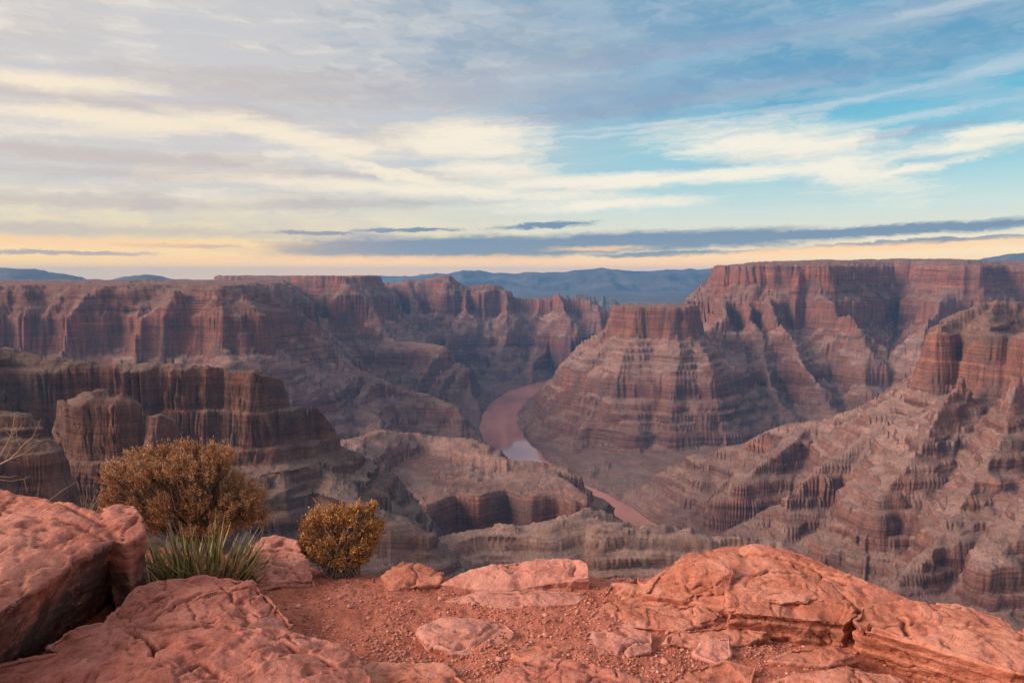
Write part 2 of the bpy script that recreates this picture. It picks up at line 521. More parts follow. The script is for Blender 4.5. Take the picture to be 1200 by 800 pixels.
# --- promontories on the left bank (D1, D2)
feat("promontory", [(385, 402, 4250), (410, 428, 4150), (440, 441, 4100), (470, 453, 4000), (500, 463, 3900), (522, 470, 3850), (534, 478, 3800), (540, 492, 3720)], slope=0.95, gain=.8)
feat("promontory", [(440, 441, 4100), (420, 470, 3750), (440, 500, 3450)], slope=0.8, gain=.8)
feat("promontory", [(395, 528, 2000), (420, 515, 2250), (445, 505, -505), (480, 506, -535), (505, 510, -543), (526, 513, -545), (545, 516, -548), (568, 528, -558), (593, 540, -572), (618, 541, -578), (643, 545, -584),
                    (664, 550, -588), (676, 558, -600)], slope=0.55, boost=10, gain=.7, dmax=90)
feat("promontory", [(440, 594, -590), (470, 586, -590), (500, 590, -590), (530, 578, -590), (560, 580, -590), (590, 572, -590), (620, 582, -590), (650, 580, -590), (668, 590, -590), (682, 588, -590), (684, 578, -590), (643, 548, -590), (593, 545, -590), (527, 528, -590), (470, 530, -590), (430, 560, -590)], poly=True, slope=2.6, boost=8, gain=.9)

# --- pale rock shelf close below our ledge (D3)
feat("rock_shelf", [(250, 710, -520), (330, 690, -510), (400, 668, -500), (440, 655, -490), (476, 641, -485), (520, 630, -485), (560, 620, -485), (600, 616, -480), (640, 614, -476), (690, 606, -475), (706, 612, -475), (740, 615, -480),
                    (790, 617, -480), (830, 627, -490), (870, 632, -500), (905, 634, -510), (925, 648, -520), (940, 680, -540)], slope=1.1, boost=16, gain=.35)
feat("rock_shelf", [(640, 616, -476), (690, 596, -490), (712, 600, -500)], slope=1.0, gain=.35)
# --- brown buttressed cliff on the left (B)
feat("buttress", [(-250, 395, 1300), (-80, 402, 1420), (0, 408, 1500), (40, 416, 1500), (80, 420, 1490), (130, 419, 1500), (180, 422, 1500), (215, 425, 1500), (262, 433, 1500), (300, 437, 1490), (330, 447, 1500), (352, 460, 1520),
                  (376, 482, 1540), (392, 497, 1560), (402, 515, 1580), (408, 528, 1600)], slope=0.95, boost=9, gain=1.0)
feat("buttress", [(70, 492, 1220), (84, 474, 1180), (100, 461, 1140), (114, 458, 1110), (128, 465, 1100), (142, 463, 1100), (160, 474, 1090), (172, 488, 1090), (186, 486, 1080), (204, 499, 1090), (214, 520, 1100)], slope=1.0, boost=5, gain=1.0)
feat("buttress", [(-120, 470, 860), (-40, 478, 850), (0, 484, 850), (28, 490, 850), (44, 497, 850), (54, 520, 860), (66, 548, 870), (92, 590, 880)], slope=1.0, boost=8, gain=.5)
feat("buttress", [(380, 545, 1500), (420, 590, 1350), (470, 610, 1300), (500, 625, 1280)], slope=0.9, gain=.6)
# --- the tall spur on the right (H)
feat("spur", [(1300, 340, 2700), (1200, 346, 2800), (1168, 350, 2760), (1148, 357, 2700), (1130, 366, 2620), (1112, 380, 2520), (1098, 390, 2440)], slope=0.8, boost=10, gain=.8)
feat("spur", [(1130, 366, 2620), (1112, 377, 2480), (1097, 383, 2390)], slope=0.85, boost=4, gain=.7)
feat("spur", [(1168, 350, 2760), (1163, 368, 2500), (1154, 380, 2330)], slope=0.85, boost=4, gain=.7)
feat("spur", [(1245, 345, 2760), (1228, 370, 2450), (1212, 383, 2250)], slope=0.85, boost=4, gain=.7)
feat("spur", [(1088, 430, 2420), (1066, 447, 2500), (1045, 458, 2560), (1020, 470, 2620), (1000, 480, 2660), (970, 489, 2700), (945, 493, 2740), (920, 496, 2780), (893, 506, 2840), (868, 520, 2880), (842, 526, 2920), (825, 534, 2960)], slope=0.78, boost=24, gain=.8)
feat("spur", [(1070, 450, 2480), (1045, 480, 2380), (1022, 503, 2300), (990, 525, 2240), (965, 545, 2180), (940, 562, 2140), (925, 575, 2120)], slope=0.8, gain=.8)
feat("spur", [(945, 494, 2740), (920, 520, 2560), (890, 545, 2480), (870, 565, 2420)], slope=0.85, gain=.8)
feat("spur", [(1125, 440, 2230), (1100, 480, 2080), (1078, 520, 1970), (1050, 555, 1880), (1030, 580, 1830)], slope=0.8, gain=.8)
feat("spur", [(1195, 440, 2080), (1180, 500, 1880), (1150, 545, 1790), (1120, 580, 1720), (1105, 605, 1680)], slope=0.8, gain=.8)
feat("spur", [(1260, 520, 1750), (1230, 570, 1640), (1190, 620, 1560), (1150, 660, 1480)], slope=0.8, gain=.8)
feat("spur", [(1050, 600, 1850), (1012, 630, 1780), (985, 640, 1800), (955, 655, 1800)], slope=0.8, gain=.8)
feat("spur", [(1130, 610, 1660), (1090, 640, 1600), (1050, 680, 1540)], slope=0.8, gain=.8)

RIVER = [at_z(*p, RIVER_Z) for p in ((700, 441), (668, 444), (640, 450), (614, 458), (596, 470), (586, 484), (584, 500), (592, 516), (612, 537), (640, 554), (676, 570), (710, 586), (738, 604), (764, 622), (786, 634))]
RIVER = np.array(RIVER)
RHW = 128.0


def rhw(Y):
    return 58.0 + 70.0 * sstep(Y, 3300, 3900)

AZ0, AZ1 = rad(-45), rad(45)
R0, R1 = 250.0, 40000.0


def seg_dist(X, Y, P, closed=False, foot=False):
    """nearest distance to a polyline, the elevation at the nearest point"""
    best = np.full(X.shape, 1e12, np.float32)
    zb = np.zeros(X.shape, np.float32)
    fx = np.zeros(X.shape, np.float32)
    fy = np.zeros(X.shape, np.float32)
    n = len(P)
    for i in range(n if closed else n - 1):
        a, b = P[i], P[(i + 1) % n]
        dx, dy = b[0] - a[0], b[1] - a[1]
        L2 = dx * dx + dy * dy + 1e-6
        t = np.clip(((X - a[0]) * dx + (Y - a[1]) * dy) / L2, 0, 1)
        d2 = (X - a[0] - t * dx) ** 2 + (Y - a[1] - t * dy) ** 2
        m = d2 < best
        best = np.where(m, d2, best)
        zb = np.where(m, a[2] + t * (b[2] - a[2]), zb)
        if foot:
            fx = np.where(m, a[0] + t * dx, fx)
            fy = np.where(m, a[1] + t * dy, fy)
    if foot:
        return np.sqrt(best), zb, fx, fy
    return np.sqrt(best), zb


def inside(X, Y, P):
    r = np.zeros(X.shape, bool)
    n = len(P)
    for i in range(n):
        a, b = P[i], P[(i + 1) % n]
        c = (a[1] > Y) != (b[1] > Y)
        with np.errstate(divide='ignore', invalid='ignore'):
            xx = (b[0] - a[0]) * (Y - a[1]) / (b[1] - a[1] + 1e-9) + a[0]
        r ^= c & (X < xx)
    return r


NA_C, NR_C = 620, 760
_az_c = np.linspace(AZ0, AZ1, NA_C)
_lr_c = np.linspace(math.log(R0), math.log(R1), NR_C)


def skeleton():
    A, L = np.meshgrid(_az_c, _lr_c, indexing='ij')
    R = np.exp(L)
    X = (R * np.sin(A)).astype(np.float32)
    Y = (R * np.cos(A)).astype(np.float32)
    # base: valley floor near, desert far
    dr, _ = seg_dist(X, Y, RIVER)
    zfl = -947 + 0.05 * np.maximum(dr - 90, 0)
    zfl = np.minimum(zfl, -800)
    far = sstep(R, 9000, 15000)
    zfl = np.maximum(zfl, zfl * (1 - far) + far * (-420.0))
    far = sstep(R, 9500, 14000)
    S = (terr_inv(zfl) * (1 - far) + zfl * far).astype(np.float32)
    cap = zfl.astype(np.float32) + 400
    gain = np.full(X.shape, 0.35, np.float32)
    rid = np.zeros(X.shape, np.int16)
    dcr = np.full(X.shape, 300, np.float32)
    S2 = S - 500
    FX, FY = X.copy(), Y.copy()
    for f in FEATS:
        P = f['P']
        reach = 1400 / f['slope'] + 200
        lo = P[:, :2].min(0) - reach
        hi = P[:, :2].max(0) + reach
        m = (X > lo[0]) & (X < hi[0]) & (Y > lo[1]) & (Y < hi[1])
        if not m.any():
            continue
        x, y = X[m], Y[m]
        d, z, fx, fy = seg_dist(x, y, P, f['poly'], True)
        if f['poly']:
            d = np.where(inside(x, y, P), 0, d)
            z = np.full(x.shape, P[0, 2], np.float32)
        fr = far[m]
        s = terr_inv(z) * (1 - fr) + z * fr + f['boost'] * (1 - fr) - f['slope'] * d
        if f['dmax']:
            s = s - np.maximum(d - f['dmax'], 0) * f['df']
        k = s > S[m]
        S2[m] = np.where(k, S[m], np.maximum(S2[m], s))
        idx = np.nonzero(m)
        ii = (idx[0][k], idx[1][k])
        S[ii] = s[k]
        cap[ii] = z[k]
        gain[ii] = f['gain']
        rid[ii] = REGIONS.index(f['region'])
        dcr[ii] = d[k]
        FX[ii] = fx[k]
        FY[ii] = fy[k]
    return S, cap, gain, rid, dcr, FX, FY, S - S2


SK = skeleton()


def bil(G, A, L):
    fa = np.clip((A - AZ0) / (AZ1 - AZ0) * (NA_C - 1), 0, NA_C - 1.001)
    fl = np.clip((L - _lr_c[0]) / (_lr_c[-1] - _lr_c[0]) * (NR_C - 1), 0, NR_C - 1.001)
    ia, il = fa.astype(np.int32), fl.astype(np.int32)
    ua, ul = (fa - ia).astype(np.float32), (fl - il).astype(np.float32)
    return ((G[ia, il] * (1 - ua) + G[ia + 1, il] * ua) * (1 - ul) + (G[ia, il + 1] * (1 - ua) + G[ia + 1, il + 1] * ua) * ul)


def near(G, A, L):
    fa = np.clip(np.rint((A - AZ0) / (AZ1 - AZ0) * (NA_C - 1)), 0, NA_C - 1).astype(np.int32)
    fl = np.clip(np.rint((L - _lr_c[0]) / (_lr_c[-1] - _lr_c[0]) * (NR_C - 1)), 0, NR_C - 1).astype(np.int32)
    return G[fa, fl]


def height(A, L, fine=True):
    R = np.exp(L)
    X = R * np.sin(A)
    Y = R * np.cos(A)
    w = np.clip(R / 5000, 0.15, 1.2)
    # domain warp
    wx = 26 * w * pn2(X / 430, Y / 430, 1) + 12 * w * pn2(X / 140, Y / 140, 2)
    wy = 26 * w * pn2(X / 430, Y / 430, 3) + 12 * w * pn2(X / 140, Y / 140, 4)
    Xw, Yw = X + wx, Y + wy
    Aw = np.arctan2(Xw, Yw)
    Lw = 0.5 * np.log(Xw * Xw + Yw * Yw)
    S = bil(SK[0], Aw, Lw)
    cap = bil(SK[1], Aw, Lw)
    gain = bil(SK[2], Aw, Lw)
    dcr = bil(SK[4], Aw, Lw)
    away = sstep(dcr, 0, 170)
    far = sstep(R, 9500, 14000)
    g = gain * (0.3 + 0.7 * away)
    gf = 0.35 + 0.65 * gain
    # spurs and alcoves: sharp promontories between rounded bays
    def ridged(sc, sd):
        return 1 - 2 * np.abs(pn2(X / sc, Y / sc, sd))
    # gullies and flutes run straight down from the crest: sample the noise at a point carried back towards it
    FX, FY = near(SK[5], Aw, Lw), near(SK[6], Aw, Lw)
    lead = sstep(bil(SK[7], Aw, Lw), 0, 45)
    k = np.minimum(1.0, (90 + .28 * dcr) / np.maximum(dcr, 1.0))
    GX, GY = FX + (Xw - FX) * k, FY + (Yw - FY) * k

    def gul(sc, sd):
        return 2 * np.abs(pn2(GX / sc, GY / sc, sd))

    n = (58 * (ridged(520, 11) - 0.45) + lead * (42 * (1 - gul(240, 12) - .45) + 24 * (gul(120, 13) - .62)) + 9 * (ridged(230, 24) - .45)) * g
    zs = terr(S + n)
    fl = .28 + .72 * np.clip(sstep(zs, -420, -366) * (1 - sstep(zs, -196, -160)) + sstep(zs, -90, -60) + (1 - sstep(zs, -590, -570)) * sstep(zs, -680, -660) * .35, 0, 1)
    gf = gf * fl
    n = n + lead * gf * 5 * (gul(60, 25) - .6) + 4 * gf * (ridged(105, 26) - .45)
    gf = gf * (.3 + .7 * away)
    if fine:
        nearby = sstep(R, 3600, 1500)
        n = n + gf * (3.5 * (ridged(48, 14) - 0.45) + 2.4 * pn2(X / 21, Y / 21, 15) + 1.2 * pn2(X / 10, Y / 10, 16) + lead * 2.0 * (gul(30, 27) - .6))
        n = n + nearby * lead * (.35 + .65 * gain) * fl * (1.6 * (gul(38, 28) - .6) + 6.0 * (ridged(62, 33) - .45) + 2.4 * pn2(X / 26, Y / 26, 34) + 1.2 * (gul(17, 29) - .6) + 1.2 * pn2(X / 6, Y / 6, 19))
    Sn = S + n * (1 - far)
    # far mountains: folded slopes
    if fine:
        nf = 90 * (ridged(2600, 21) - .4) + 55 * (ridged(1100, 22) - .4) + 25 * (ridged(450, 23) - .4)
        Sn = Sn + far * gain * nf * sstep(dcr, 100, 1500)
    # beds pinch and swell a little
    swell = 7 * pn2(X / 900, Y / 900, 31)
    z = terr(Sn + swell) - swell * 0.9
    z = z * (1 - far) + (Sn) * far
    bump = 3.0 * pn2(X / 60, Y / 60, 41) + 1.5 * pn2(X / 25, Y / 25, 42)
    roll = (7 * pn2(X / 420, Y / 420, 45) + 4 * pn2(X / 150, Y / 150, 46)) * sstep(R, 2500, 5500) * (1 - far)
    roll = roll + far * (40 * ridged(1500, 47) - 16 + 22 * pn2(X / 600, Y / 600, 48) + 12 * pn2(X / 230, Y / 230, 49)) * gain
    jag = sstep(R, 3000, 1700) * (7 * (ridged(85, 63) - .5) + 3.5 * (ridged(33, 64) - .5))
    z = np.minimum(z + far * roll, cap + bump + roll + jag + 2)
    if fine:
        # thin ledges
        for per, amt, sd in ((17.0, 0.75, 51), (7.5, 0.55, 52)):
            q = z / per + 0.6 * pn2(X / 300, Y / 300, sd) + 1.7 * pn2(z / 63.0 + 9.3, X / 2500, sd + 2)
            fq = q - np.floor(q)
            st = np.floor(q) + sstep(fq, 0.62, 1.0)
            k = amt * np.clip(0.45 + 0.8 * pn2(X / 180, Y / 180, sd + 5) + 0.9 * pn2(z / 41.0, Y / 1800, sd + 7), 0, 1) * (1 - far)
            z = z + k * (st - q) * per * 0.85
        z = z + (0.9 * pn2(X / 14, Y / 14, 43) + 0.6 * pn2(X / 6, Y / 6, 44)) * (1 - far)
        # hard beds stand out of the faces, soft ones weather back; fallen blocks leave recesses
        dd = np.maximum(np.hypot(Xw - FX, Yw - FY), 1.0)
        wgt = sstep(dd, 2, 30) * lead * (1 - far)
        ox, oy = (Xw - FX) / dd * wgt, (Yw - FY) / dd * wgt
        fine_w = sstep(R, 5200, 2200)
        out = 5.5 * pn2(z / 13.0, X / 700 + Y / 900, 65) + 3.0 * fine_w * pn2(z / 5.5, X / 500 - Y / 800, 66)
        P3 = np.stack([X, Y, z], -1).reshape(-1, 3)
        out = out + (9.0 * pn3(P3 / np.array([75.0, 75.0, 38.0]), 67)).reshape(X.shape)
        out = out + fine_w * (6.0 * pn3(P3 / np.array([30.0, 30.0, 17.0]), 68)).reshape(X.shape)
        nw = sstep(R, 3000, 1500)
        out = out + nw * (2.6 * pn3(P3 / np.array([11.0, 11.0, 7.0]), 69)).reshape(X.shape)
        X = X + ox * out
        Y = Y + oy * out
    # river bed
    m = (R < 12000) & (z < -600)
    if m.any():
        d, _ = seg_dist(X[m], Y[m], RIVER)
        d = d + 14 * pn2(X[m] / 160, Y[m] / 160, 61) + 5 * pn2(X[m] / 45, Y[m] / 45, 62)
        d = d - rhw(Y[m])
        bank = RIVER_Z + np.where(d < 0, -9 + 9 * sstep(d, -25, 0), 0.5 + 0.07 * d)
        zz = z[m]
        z[m] = np.where(d < 0, bank, np.maximum(np.minimum(zz, RIVER_Z + 4 + .95 * np.maximum(d, 0) + 500 * sstep(d, 90, 260)), np.minimum(bank, zz + 60)))
    return X, Y, z


def terrain():
    NA = TERR_NA
    NR = TERR_NR
    ND = 1700
    # where along each line of sight does the surface need vertices?
    az_k = np.linspace(AZ0, AZ1, 220)
    lr_k = np.linspace(math.log(R0), math.log(R1), ND)
    A, L = np.meshgrid(az_k, lr_k, indexing='ij')
    X, Y, Z = height(A, L, fine=False)
    elv = Z / np.exp(L)
    top = np.maximum.accumulate(elv, axis=1)
    vis = (elv >= top - 0.004).astype(np.float32)
    dens = np.abs(np.diff(elv, axis=1, append=elv[:, -1:])) * 900 * (0.12 + 0.88 * vis)
    dens = dens + 0.10 + 0.35 * vis
    # blur so that neighbouring columns agree
    for _ in range(3):
        k = 9
        pad = np.pad(dens, ((0, 0), (k, k)), mode='edge')
        c = np.cumsum(np.pad(pad, ((0, 0), (1, 0))), axis=1)
        dens = (c[:, 2 * k + 1:] - c[:, :-2 * k - 1]) / (2 * k + 1)
        k = 5
        pad = np.pad(dens, ((k, k), (0, 0)), mode='edge')
        c = np.cumsum(np.pad(pad, ((1, 0), (0, 0))), axis=0)
        dens = (c[2 * k + 1:] - c[:-2 * k - 1]) / (2 * k + 1)
    cum = np.cumsum(dens, axis=1)
    cum -= cum[:, :1]
    cum /= cum[:, -1:]
    t = np.linspace(0, 1, NR)
    lr_s = np.stack([np.interp(t, cum[i], lr_k) for i in range(len(az_k))])
    az = np.linspace(AZ0, AZ1, NA)
    fi = (az - AZ0) / (AZ1 - AZ0) * (len(az_k) - 1)
    i0 = np.clip(fi.astype(int), 0, len(az_k) - 2)
    u = (fi - i0)[:, None]
    L = lr_s[i0] * (1 - u) + lr_s[i0 + 1] * u
    A = np.repeat(az[:, None], NR, axis=1)
    X, Y, Z = height(A, L)
    rid = near(SK[3], A, L).copy()
    rid[(np.exp(L) > 10500) & (rid == 0)] = REGIONS.index('mountain_range')
    return X, Y, Z, rid


TERR_NA, TERR_NR = 1500, 1050


def canyon_material(name, hue=(1, 1, 1), pale=0.0):
    m, t, bsdf, out = new_mat(name)
    geo = t.node('ShaderNodeNewGeometry')
    pos = geo.outputs['Position']
    x, y, z = t.sep(pos)
    nz = t.sep(geo.outputs['Normal'])[2]
    warp = t.noise(t.vmath('MULTIPLY', pos, (.004, .004, .004)), 1, 4, .6)
    zz = t.math('ADD', z, t.math('MULTIPLY', t.math('SUBTRACT', warp, 0.5), 46))
    # bedrock colour by layer
    zr = t.lin(zz, -960, 140)

    def p(e):
        return (e + 960) / 1100.0
    rock = t.ramp(zr, [(p(-960), (.13, .070, .056)), (p(-760), (.15, .078, .060)), (p(-660), (.165, .078, .058)), (p(-590), (.20, .102, .078)), (p(-480), (.20, .108, .083)), (p(-400), (.20, .100, .074)),
                       (p(-360), (.205, .096, .071)), (p(-200), (.205, .092, .067)), (p(-170), (.185, .090, .066)), (p(-100), (.20, .095, .07)), (p(-40), (.215, .086, .062)), (p(60), (.23, .105, .076)), (p(120), (.225, .12, .092))])
    talus = t.ramp(zr, [(p(-960), (.165, .104, .086)), (p(-760), (.19, .118, .096)), (p(-600), (.245, .155, .126)), (p(-430), (.265, .168, .136)), (p(-200), (.215, .130, .103)), (p(-60), (.19, .112, .088)), (p(100), (.20, .12, .095))])
    # thin beds
    bed = t.noise(t.vmath('MULTIPLY', t.comb(x, y, zz), (.0012, .0012, .055)), 1, 5, .65)
    bed2 = t.noise(t.vmath('MULTIPLY', t.comb(x, y, z), (.004, .004, .22)), 1, 3, .6)
    massive = t.math('MULTIPLY', t.smooth(zz, -385, -350), t.smooth(zz, -170, -200))
    rock = t.mix(t.lin(massive, 0, 1, 1.0, .7), rock, t.mix(1.0, rock, t.ramp(bed, [(.28, (.40, .38, .40)), (.42, (.78, .76, .76)), (.52, (1.05, 1.04, 1.03)), (.58, (.9, .88, .88)), (.68, (1.62, 1.58, 1.5))]), 'MULTIPLY'))
    rock = t.mix(t.lin(massive, 0, 1, .85, .5), rock, t.mix(1.0, rock, t.ramp(bed2, [(.32, (.6, .58, .58)), (.5, (1.0, 1.0, 1.0)), (.68, (1.3, 1.28, 1.25))]), 'MULTIPLY'))
    # vertical staining and varnish on the cliffs
    streak = t.noise(t.vmath('MULTIPLY', pos, (.035, .035, .005)), 1, 5, .65)
    blot = t.noise(t.vmath('MULTIPLY', pos, (.009, .009, .007)), 1, 5, .62)
    rock = t.mix(1.0, rock, t.ramp(streak, [(.30, (.66, .64, .66)), (.48, (.97, .97, .97)), (.66, (1.18, 1.16, 1.14))]), 'MULTIPLY')
    rock = t.mix(1.0, rock, (.84, .84, .86), 'MULTIPLY')
    rock = t.mix(t.smooth(blot, .52, .66, 0, .55), rock, t.mix(1.0, rock, (1.35, 1.1, 1.0), 'MULTIPLY'))
    rock = t.mix(t.smooth(blot, .47, .36, 0, .6), rock, (.095, .07, .062))
    # talus: patches, gullies, scrub
    patch = t.noise(t.vmath('MULTIPLY', pos, (.012, .012, .03)), 1, 6, .65)
    talus = t.mix(1.0, talus, t.ramp(patch, [(.3, (.62, .60, .60)), (.5, (.95, .95, .95)), (.7, (1.38, 1.34, 1.3))]), 'MULTIPLY')
    talus = t.mix(t.smooth(bed, .44, .62, .12, .7), talus, rock)
    dots = t.voronoi(t.vmath('MULTIPLY', pos, (.16, .16, .16)), 1.0)
    grow = t.noise(t.vmath('MULTIPLY', pos, (.01, .01, .01)), 1, 3, .5)
    scrub = t.math('MULTIPLY', t.smooth(dots, .36, .22), t.smooth(grow, .38, .6))
    talus = t.mix(t.math('MULTIPLY', scrub, .65), talus, (.062, .06, .042))
    dots2 = t.voronoi(t.vmath('MULTIPLY', pos, (.055, .055, .055)), 1.0)
    big_scrub = t.math('MULTIPLY', t.smooth(dots2, .26, .14), t.smooth(grow, .42, .58))
    talus = t.mix(t.math('MULTIPLY', big_scrub, .6), talus, (.070, .062, .044))
    # green-grey thickets along the water
    low = t.smooth(t.math('ADD', z, t.math('MULTIPLY', grow, 60)), -908, -938)
    talus = t.mix(t.math('MULTIPLY', low, t.smooth(patch, .44, .58, 0, .75)), talus, (.048, .048, .038))
    steep = t.smooth(t.math('ADD', nz, t.math('MULTIPLY', t.math('SUBTRACT', patch, .5), .35)), .80, .62)
    col = t.mix(steep, talus, rock)
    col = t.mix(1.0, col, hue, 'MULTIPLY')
    if pale:
        col = t.mix(pale, col, (.30, .25, .20))
    t.put(bsdf.inputs['Base Color'], col)
    grit = t.noise(t.vmath('MULTIPLY', pos, (.22, .22, .11)), 1, 4, .7)
    col = t.mix(1.0, col, t.ramp(grit, [(.30, (.68, .66, .66)), (.47, (.97, .97, .97)), (.66, (1.22, 1.2, 1.18))]), 'MULTIPLY')
    t.put(bsdf.inputs['Base Color'], col)
    bsdf.inputs['Roughness'].default_value = 0.95
    bsdf.inputs['Specular IOR Level'].default_value = 0.15
    h1 = t.noise(t.vmath('MULTIPLY', pos, (.05, .05, .02)), 1, 7, .68)
    h2 = t.noise(t.vmath('MULTIPLY', pos, (.006, .006, .16)), 1, 4, .6)
    b = t.bump(h1, .6, 7.0)
    b = t.bump(h2, .9, 5.0, b)
    b = t.bump(grit, .6, 1.8, b)
    t.put(bsdf.inputs['Normal'], b)
    return m


def mountain_material():
    m, t, bsdf, out = new_mat("mountain_rock")
    geo = t.node('ShaderNodeNewGeometry')
    n = t.noise(t.vmath('MULTIPLY', geo.outputs['Position'], (.0012, .0012, .002)), 1, 6, .65)
    t.put(bsdf.inputs['Base Color'], t.ramp(n, [(.3, (.045, .045, .045)), (.55, (.09, .08, .075)), (.75, (.15, .13, .115))]))
    bsdf.inputs['Roughness'].default_value = 0.95
    t.put(bsdf.inputs['Normal'], t.bump(n, .7, 120.0))
    return m


def build_canyon():
    X, Y, Z, rid = terrain()
    NA, NR = X.shape
    V = np.stack([X, Y, Z], axis=-1).reshape(-1, 3)
    idx = np.arange(NA * NR).reshape(NA, NR)
    q = np.stack([idx[:-1, :-1], idx[1:, :-1], idx[1:, 1:], idx[:-1, 1:]], axis=-1)
    fr = rid[:-1, :-1]
    base = canyon_material("canyon_rock")
    brown = canyon_material("brown_canyon_rock", (.68, .76, .76))  # own brown tone, with the cliff's shade also put into the colour
    shelf = canyon_material("pale_canyon_rock", (1.08, 1.08, 1.06), 0.10)
    dull = mountain_material()
    info = {
        "canyon_floor": ("valley floor of grey talus and gravel along the muddy river", base),
        "plateau": ("long flat plateau with a banded red cliff across the side canyon on the left", base),
        "mesa": ("dark mesa with stepped ledges behind the red plateau cliff", base),
        "canyon_wall": ("hazy banded canyon wall with pointed ribs standing beyond the river bend", base),
        "butte": ("flat topped red butte above terraced slopes beside the river bend", base),
        "rim_mesa": ("broad high mesa with tall red cap cliffs at the back right", base),
        "spur": ("sunlit terraced rock spur descending from the right edge towards the river", base),
        "promontory": ("grey brown stepped promontory that hides part of the river", base),
        "rock_shelf": ("pale scrubby rock shelf just below the red foreground ledge", shelf),
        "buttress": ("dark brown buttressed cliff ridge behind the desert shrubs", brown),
        "hill": ("small pale mounds standing on the left plateau", base),
        "mountain_range": ("distant blue mountain range on the horizon", dull),
        "far_ridge": ("low hazy ridges fading into the distance", dull),
    }
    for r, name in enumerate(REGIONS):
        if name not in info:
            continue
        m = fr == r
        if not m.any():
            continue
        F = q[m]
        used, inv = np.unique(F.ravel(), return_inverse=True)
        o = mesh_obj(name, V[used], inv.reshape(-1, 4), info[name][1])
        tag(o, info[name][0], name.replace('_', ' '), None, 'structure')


build_canyon()


def river():
    m, t, bsdf, out = new_mat("muddy_water")
    geo = t.node('ShaderNodeNewGeometry')
    pos = geo.outputs['Position']
    y = t.sep(pos)[1]
    n = t.noise(t.vmath('MULTIPLY', pos, (.006, .003, .006)), 1, 5, .6)
    t.put(bsdf.inputs['Base Color'], t.mix(t.smooth(n, .35, .65), (.33, .145, .12), (.38, .18, .15)))
    yy = t.math('ADD', y, t.math('MULTIPLY', t.math('SUBTRACT', n, .5), 500))
    rough = t.math('ADD', t.smooth(yy, 4400, 4500), t.smooth(yy, 3700, 3600), clamp=True)          # riffle above, smooth pool below
    t.put(bsdf.inputs['Roughness'], t.lin(rough, 0, 1, .05, .12))
    bsdf.inputs['IOR'].default_value = 1.33
    r1 = t.noise(t.vmath('MULTIPLY', pos, (.05, .05, .05)), 1, 4, .6)
    bm = t.node('ShaderNodeBump')
    t.put(bm.inputs['Height'], r1)
    t.put(bm.inputs['Strength'], t.lin(rough, 0, 1, .01, .25))
    bm.inputs['Distance'].default_value = 2.0
    t.put(bsdf.inputs['Normal'], bm.outputs[0])
    P = RIVER[:, :2]
    # dense centre line
    pts = []
    for i in range(len(P) - 1):
        p0, p1, p2, p3 = P[max(i - 1, 0)], P[i], P[i + 1], P[min(i + 2, len(P) - 1)]
        for k in range(8):
            u = k / 8
            pts.append(.5 * ((2 * p1) + (-p0 + p2) * u + (2 * p0 - 5 * p1 + 4 * p2 - p3) * u * u + (-p0 + 3 * p1 - 3 * p2 + p3) * u ** 3))
    pts.append(P[-1])
    pts = np.array(pts)
    tg = np.gradient(pts, axis=0)
    tg /= np.linalg.norm(tg, axis=1, keepdims=True)
    nr = np.stack([-tg[:, 1], tg[:, 0]], 1)
    rows = [pts + nr * s for s in np.linspace(-190, 190, 7)]
    V = np.stack(rows, 1).reshape(-1, 2)
    V = np.column_stack([V, np.full(len(V), RIVER_Z - 2.0)])
    F = []
    for i in range(len(pts) - 1):
        for j in range(6):
            a = i * 7 + j
            F.append((a, a + 1, a + 8, a + 7))
    o = mesh_obj("river", V, F, m)
    tag(o, "muddy pinkish brown river winding along the canyon bottom", "river", None, 'structure')


river()


def haze():
    m = bpy.data.materials.new("haze_air")
    m.use_nodes = True
    t = NT(m.node_tree)
    out = t.node('ShaderNodeOutputMaterial')
    v = t.node('ShaderNodeVolumePrincipled')
    v.inputs['Color'].default_value = (.10, .45, .92, 1)
    v.inputs['Density'].default_value = 2.35e-5
    v.inputs['Anisotropy'].default_value = 0.0
    t.l.new(v.outputs[0], out.inputs['Volume'])
    x, y0, y1, zb, zt = 42000.0, -3000.0, 41000.0, -964.0, 370.0
    V = [(-x, y0, zb), (x, y0, zb), (x, y1, zb), (-x, y1, zb), (-x, y0, zt), (x, y0, zt), (x, y1, zt), (-x, y1, zt)]
    F = [(0, 3, 2, 1), (4, 5, 6, 7), (0, 1, 5, 4), (1, 2, 6, 5), (2, 3, 7, 6), (3, 0, 4, 7)]
    o = mesh_obj("haze", V, F, m, smooth=False)
    tag(o, "thin blue evening haze filling the canyon air", "haze", None, 'stuff')


haze()


# ================================================================ FOREGROUND LEDGE
random.seed(11)
GZ = -1.62


